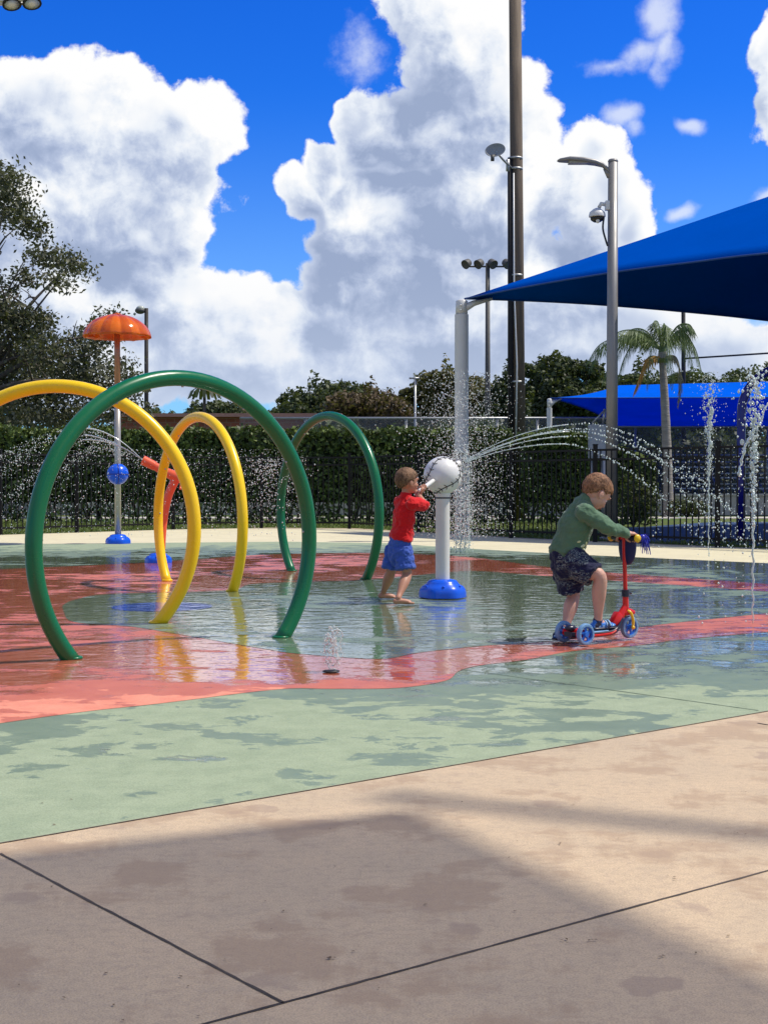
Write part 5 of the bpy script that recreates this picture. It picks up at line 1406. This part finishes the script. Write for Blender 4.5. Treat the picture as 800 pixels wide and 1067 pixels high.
bm = NB(); slab(bm, [(.04, .045, .069, .064), (.14, .046, .069, .064), (.25, .044, .0705, .065)]); obj('grip_mat', bm, M_rub, dk, auto=.9)
bm = NB(); ell(bm, S_(-.035, 0, .098), (.040, .030, .020), (hv, rv, UP)); ell(bm, S_(-.005, .0, .088), (.030, .034, .014), (hv, rv, UP)); obj('brake_pedal', bm, M_dk, scoot)
# steering: neck, stem, fork
stem_b = S_(Lw - .035, 0, .225); bar_c = S_(Lw - .050, 0, .640)
bm = NB(); tube(bm, [S_(.355, 0, .098), S_(.395, 0, .150), stem_b + UP*(-.015)], [.030, .027, .022], 14, flat=(rv, .8)); box(bm, None, (.05, .05, .085), M=Matrix.Translation(S_(.352, 0, .130)) @ Matrix.Rotation(math.atan2(hv.y, hv.x), 4, 'Z') @ Matrix.Rotation(R(36), 4, 'Y'), bevel=.006)
obj('neck', bm, M_sred, scoot, auto=.8)
bm = NB(); cyl(bm, S_(Lw-.033, 0, .15), S_(Lw-.036, 0, .27), .021, .019, 18); cyl(bm, S_(Lw-.036, 0, .27), bar_c, .0135, seg=16); st_ = obj('stem', bm, M_sred, scoot, auto=.8)
bm = NB(); cyl(bm, S_(Lw-.036, 0, .268), S_(Lw-.037, 0, .312), .025, seg=16); limb(bm, [(S_(Lw-.03, 0, .298), .013), (S_(Lw+.012, 0, .286), .008)], 3, 10); obj('clamp', bm, M_dk, st_, auto=.8)
bm = NB()
for s in (-1, 1):
    tube(bm, [tuple(p) for p in spline([S_(Lw-.033, s*.012, .180), S_(Lw-.018, s*.030, .165), S_(Lw+.002, s*.031, .115), frontc + rv*s*.030], 5)], .0095, 10)
    lathe(bm, [(.012, -.006), (.012, .006)], frontc + rv*s*.033, 12, rv)
obj('fork', bm, M_yel, scoot)
bm = NB(); limb(bm, [(S_(Lw-.07, 0, .162), .014), (S_(Lw-.02, 0, .172), .024), (S_(Lw+.03, 0, .165), .016)], 4, 12); obj('mudguard', bm, M_sred, scoot)
ba = bar_c - rv*.105; bb = bar_c + rv*.105
bm = NB(); cyl(bm, ba, bb, .0115, seg=14); obj('handlebar', bm, M_sred, scoot)
for s in (-1, 1):
    c = bar_c + rv*s*.075
    bm = NB(); tube(bm, [c - rv*.035, c + rv*.035], .0155, 14); g_ = obj('grip', bm, M_dk, scoot, auto=.8)
    bm = NB(); ell(bm, bar_c + rv*s*.116, (.026, .026, .017), (hv, UP, rv)); obj('grip_end', bm, M_yel, g_)
bm = NB(); hb = bar_c + rv*.100 + hv*.030 + UP*.004; random.seed(3)
for k in range(70):
    d = Vector((random.uniform(-.2, 1), random.uniform(-.5, .5), random.uniform(-1.3, .5))); q = hb + Vector((.02, 0, .0)); ps = [q, q + d*.026 + UP*.012, q + d*.044 + UP*random.uniform(-.012, .006), q + d*.054 - UP*random.uniform(.006, .04)]
    w = Vector((random.uniform(-1, 1), random.uniform(-1, 1), .3)).normalized()*.0028
    for a, b in zip(ps, ps[1:]): bm.faces.new([bm.verts.new(p) for p in (a-w, a+w, b+w, b-w)])
ell(bm, hb + Vector((.02, 0, -.003)), (.024, .020, .024))
o_ = obj('streamers', bm, mat('royal_blue_streamers', (.03, .035, .50), .35, var=.4), scoot)
# navy front bag/shield in front of the stem
bm = NB(); rows = []
for (u, w, f) in spline([(.665, .035, .022), (.655, .055, .03), (.62, .062, .036), (.56, .060, .036), (.51, .048, .032), (.478, .026, .024), (.468, .008, .018)], 5):
    row = []
    for k in range(20):
        a = 2*PI*k/20; row.append(bm.verts.new(S_(Lw-.050 + .030 + f*math.cos(a)*.95, w*math.sin(a)*1.15, u)))
    rows.append(row)
for A_, B_ in zip(rows, rows[1:]):
    for k in range(20): bm.faces.new((A_[k], A_[(k+1) % 20], B_[(k+1) % 20], B_[k]))
bm.faces.new(rows[0][::-1]); bm.faces.new(rows[-1]); bmesh.ops.recalc_face_normals(bm, faces=bm.faces[:]); obj('front_bag', bm, mat('navy_bag_cloth', (.006, .008, .075), .6, bump=.002, bs=200), scoot)
EXTRA_SCOOT = (Lw, hw)

# ---- boy on the scooter
D2 = 8.42
p2 = lambda x, y, dd=0: P(x, y, D2+dd)
hd2 = hv; r2v = rv
# feet: right (near) foot on the deck, left foot on the ground on the far side
deck_f = S_(.225, .004, .0705)
root2 = empty('person', S_(.10, -.05, 0), 'small boy in green long sleeves and dark patterned shorts, looking down, riding the scooter', 'boy')
hips = p2(592.5, 584, .03); mid2 = p2(597, 561, .03); ch2 = p2(602.5, 541, .03); nb2 = p2(607, 526, .03)
bm = NB()
limb(bm, [(hips, .074), (mid2, .074), (ch2, .084), (nb2, .058)], 6, 18, flat=(r2v, 1.05))
s2R = p2(610.5, 535.5, -.07); s2L = p2(606, 533, .13)
limb(bm, [(s2R, .036), (s2L, .036)], 4, 14)
hc2 = p2(621.2, 513.2, .03)
hf2 = Vector((.60, .34, -.62)).normalized()
limb(bm, [(nb2, .042), (p2(611.5, 521.5, .03), .037), (p2(616, 516, .03), .040)], 4, 14)
L2, ax2 = head(bm, hc2, hf2, Vector((.5, .22, .85)), 1.04)
gR = bar_c + rv*.072; gL = bar_c - rv*.072
w2R = grip_hand(bm, gR, rv, Vector((-.10, -.05, 1)), .98, .0165, spread=-1, thumb_side=-1)
w2L = grip_hand(bm, gL, rv, Vector((-.10, -.05, 1)), .98, .0165, spread=-1, thumb_side=1)
e2R = p2(632.5, 549.5, -.09); e2L = p2(632, 546, .24)
def arm(bm, s, e, w, g, k=1.0, cuff=None):
    limb(bm, [(s, .036*k), (s.lerp(e, .5), .033*k), (e, .029*k), (e.lerp(w, .45), .026*k), (w, .018*k), (w.lerp(g + UP*.03, .5), .017*k)], 5, 14)
wr = lambda g: g - hv*.045 + UP*.030
arm(bm, s2R, e2R, wr(gR), gR); arm(bm, s2L, e2L, wr(gL), gL)
hipR = p2(597, 588, -.03); hipL = p2(592, 588, .09)
kn2R = p2(624.5, 600.5, -.12); an2R = deck_f + UP*.052 - hv*.030
gfl = S_(.085, -.185, 0)
kn2L = p2(597, 621, .10); an2L = gfl + UP*.070 + hv*.01
leg(bm, hipR, kn2R, an2R, (.068, .056, .042, .045, .028, .026)); leg(bm, hipL, kn2L, an2L, (.068, .054, .041, .045, .028, .026))
limb(bm, [(an2R, .024), (deck_f + UP*.03 + hv*.03, .022)], 3, 12); limb(bm, [(an2L, .024), (gfl + UP*.03 + hv*.06, .022)], 3, 12)
bd2 = obj('body', bm, M_skin2, root2); remesh(bd2, .0035, 3)
face_parts(L2, ax2, 1.04, root2, bd2)
hair(L2, ax2, 1.04, M_hair2, bd2, 9, 1.1)
def shoe(q, d, ln=.165):
    d = d.normalized(); r = d.cross(UP).normalized()
    bm = NB(); b0 = q - d*.055
    limb(bm, [(b0 + UP*.030, .029), (b0 + d*.05 + UP*.030, .030), (b0 + d*.10 + UP*.026, .029), (b0 + d*(ln-.02) + UP*.020, .021)], 5, 16, flat=(UP, .92)); limb(bm, [(b0 + d*.018 + UP*.035, .030), (b0 + d*.026 + UP*.062, .031)], 3, 16)
    u = obj('shoe', bm, M_shoe, bd2); remesh(u, .003, 2)
    bm = NB(); limb(bm, [(b0 + d*-.002 + UP*.012, .032), (b0 + d*.06 + UP*.012, .031), (b0 + d*(ln-.018) + UP*.012, .026)], 4, 16, flat=(UP, .36)); obj('sole', bm, M_dk, u)
    bm = NB()
    for k in (.075, .100): tube(bm, [q - d*.055 + d*k + r*.031*math.cos(a) + UP*(.026 + .033*math.sin(a)) for a in [PI*j/8 for j in range(9)]], .006, 6)
    obj('straps', bm, M_print, u)
M_shoe = None
def shoe_mat():
    m, t, out = newmat('blue_speckled_shoe')
    co = t.node('ShaderNodeTexCoord', out=3); v = t.node('ShaderNodeTexVoronoi', {'Vector': co, 'Scale': 48.0})
    c = t.mix(t.sm(v, .36, .30), (.02, .16, .55), (.35, .62, .80)); c = t.mix(t.sm(t.noise(co, 18, 2, .5), .5, .56), c, (.01, .012, .04))
    principled(t, out, Base_Color=c, Roughness=.5); return m
M_shoe = shoe_mat(); shoe(deck_f - UP*.001, hv*1 + rv*.12); shoe(gfl, hv*1 + rv*.1)
# shirt
M_gsh = cloth_mat('sage_green_jersey', (.095, .175, .105), .007, 10)
bm = NB()
limb(bm, [(p2(590.5, 573.5, .03), .106), (p2(595.5, 560, .03), .101), (p2(601, 545, .03), .106), (p2(605, 533, .03), .078)], 7, 24, flat=(r2v, 1.0))
tube(bm, [p2(589.6, 577.5, .03), p2(591.5, 572, .03), p2(594, 566, .03)], [.110, .107, .098], 28)
limb(bm, [(s2R + Vector((-.01, 0, -.004)), .052), (s2L + Vector((-.01, 0, -.004)), .052)], 4, 16)
limb(bm, [(nb2, .050), (nb2.lerp(s2R, .55), .052), (s2R, .050)], 4, 16)
limb(bm, [(nb2 - Vector((.01, 0, .02)), .066), (p2(607.5, 525, .03), .058), (p2(610.5, 521.2, .03), .050)], 4, 18)
for s, e, g in ((s2R, e2R, gR), (s2L, e2L, gL)):
    w = wr(g); limb(bm, [(s - (e-s)*.12, .055), (s.lerp(e, .4), .050), (e, .042), (e.lerp(w, .5), .035), (e.lerp(w, .90), .029)], 6, 16)
sh2 = obj('shirt', bm, M_gsh, bd2); remesh(sh2, .004, 4); wrinkle(sh2, .026, .055, 2, .38)
# faded print at the lower front of the shirt
M_pr = mat('pale_yellow_print', (.62, .60, .22), .8, vs=40, col2=(.75, .78, .72))
cpr = p2(607, 569, -.05)
bm = NB()
for (dx, dy, a, b) in [(0, 0, .020, .011), (-3.5, -4.5, .014, .007), (3.5, -3, .008, .016), (1, 4, .012, .008), (5, -6, .009, .006)]:
    off = (606.5+dx-593.5)/167; q = p2(606.5+dx, 569+dy, .03 - math.sqrt(max(.109**2-off**2, 0))); ell(bm, q, (a, .012, b), (Vector((.88, .42, .2)).normalized(), Vector((-.42, .88, 0)).normalized(), UP), 14, 10)
obj('print', bm, M_pr, sh2)
# shorts
M_ns = cloth_mat('dark_patterned_shorts', (.008, .010, .045), .009, 12, pattern=(.30, .36, .34))
bm = NB()
limb(bm, [(p2(590.8, 578, .03), .104), (p2(592.5, 588, .03), .108)], 5, 24)
tube(bm, [p2(595, 583, -.02), p2(606, 591, -.07), p2(617.5, 599.5, -.11)], [.094, .085, .074], 22)
tube(bm, [p2(590, 585, .06), p2(592, 600, .08), p2(594.5, 616.5, .09)], [.096, .086, .080], 22)
limb(bm, [(p2(598, 596, .02), .075), (p2(600, 604, .04), .05)], 3, 16)
so2 = obj('shorts', bm, M_ns, bd2); remesh(so2, .004, 3); wrinkle(so2, .030, .045, 2, .36)
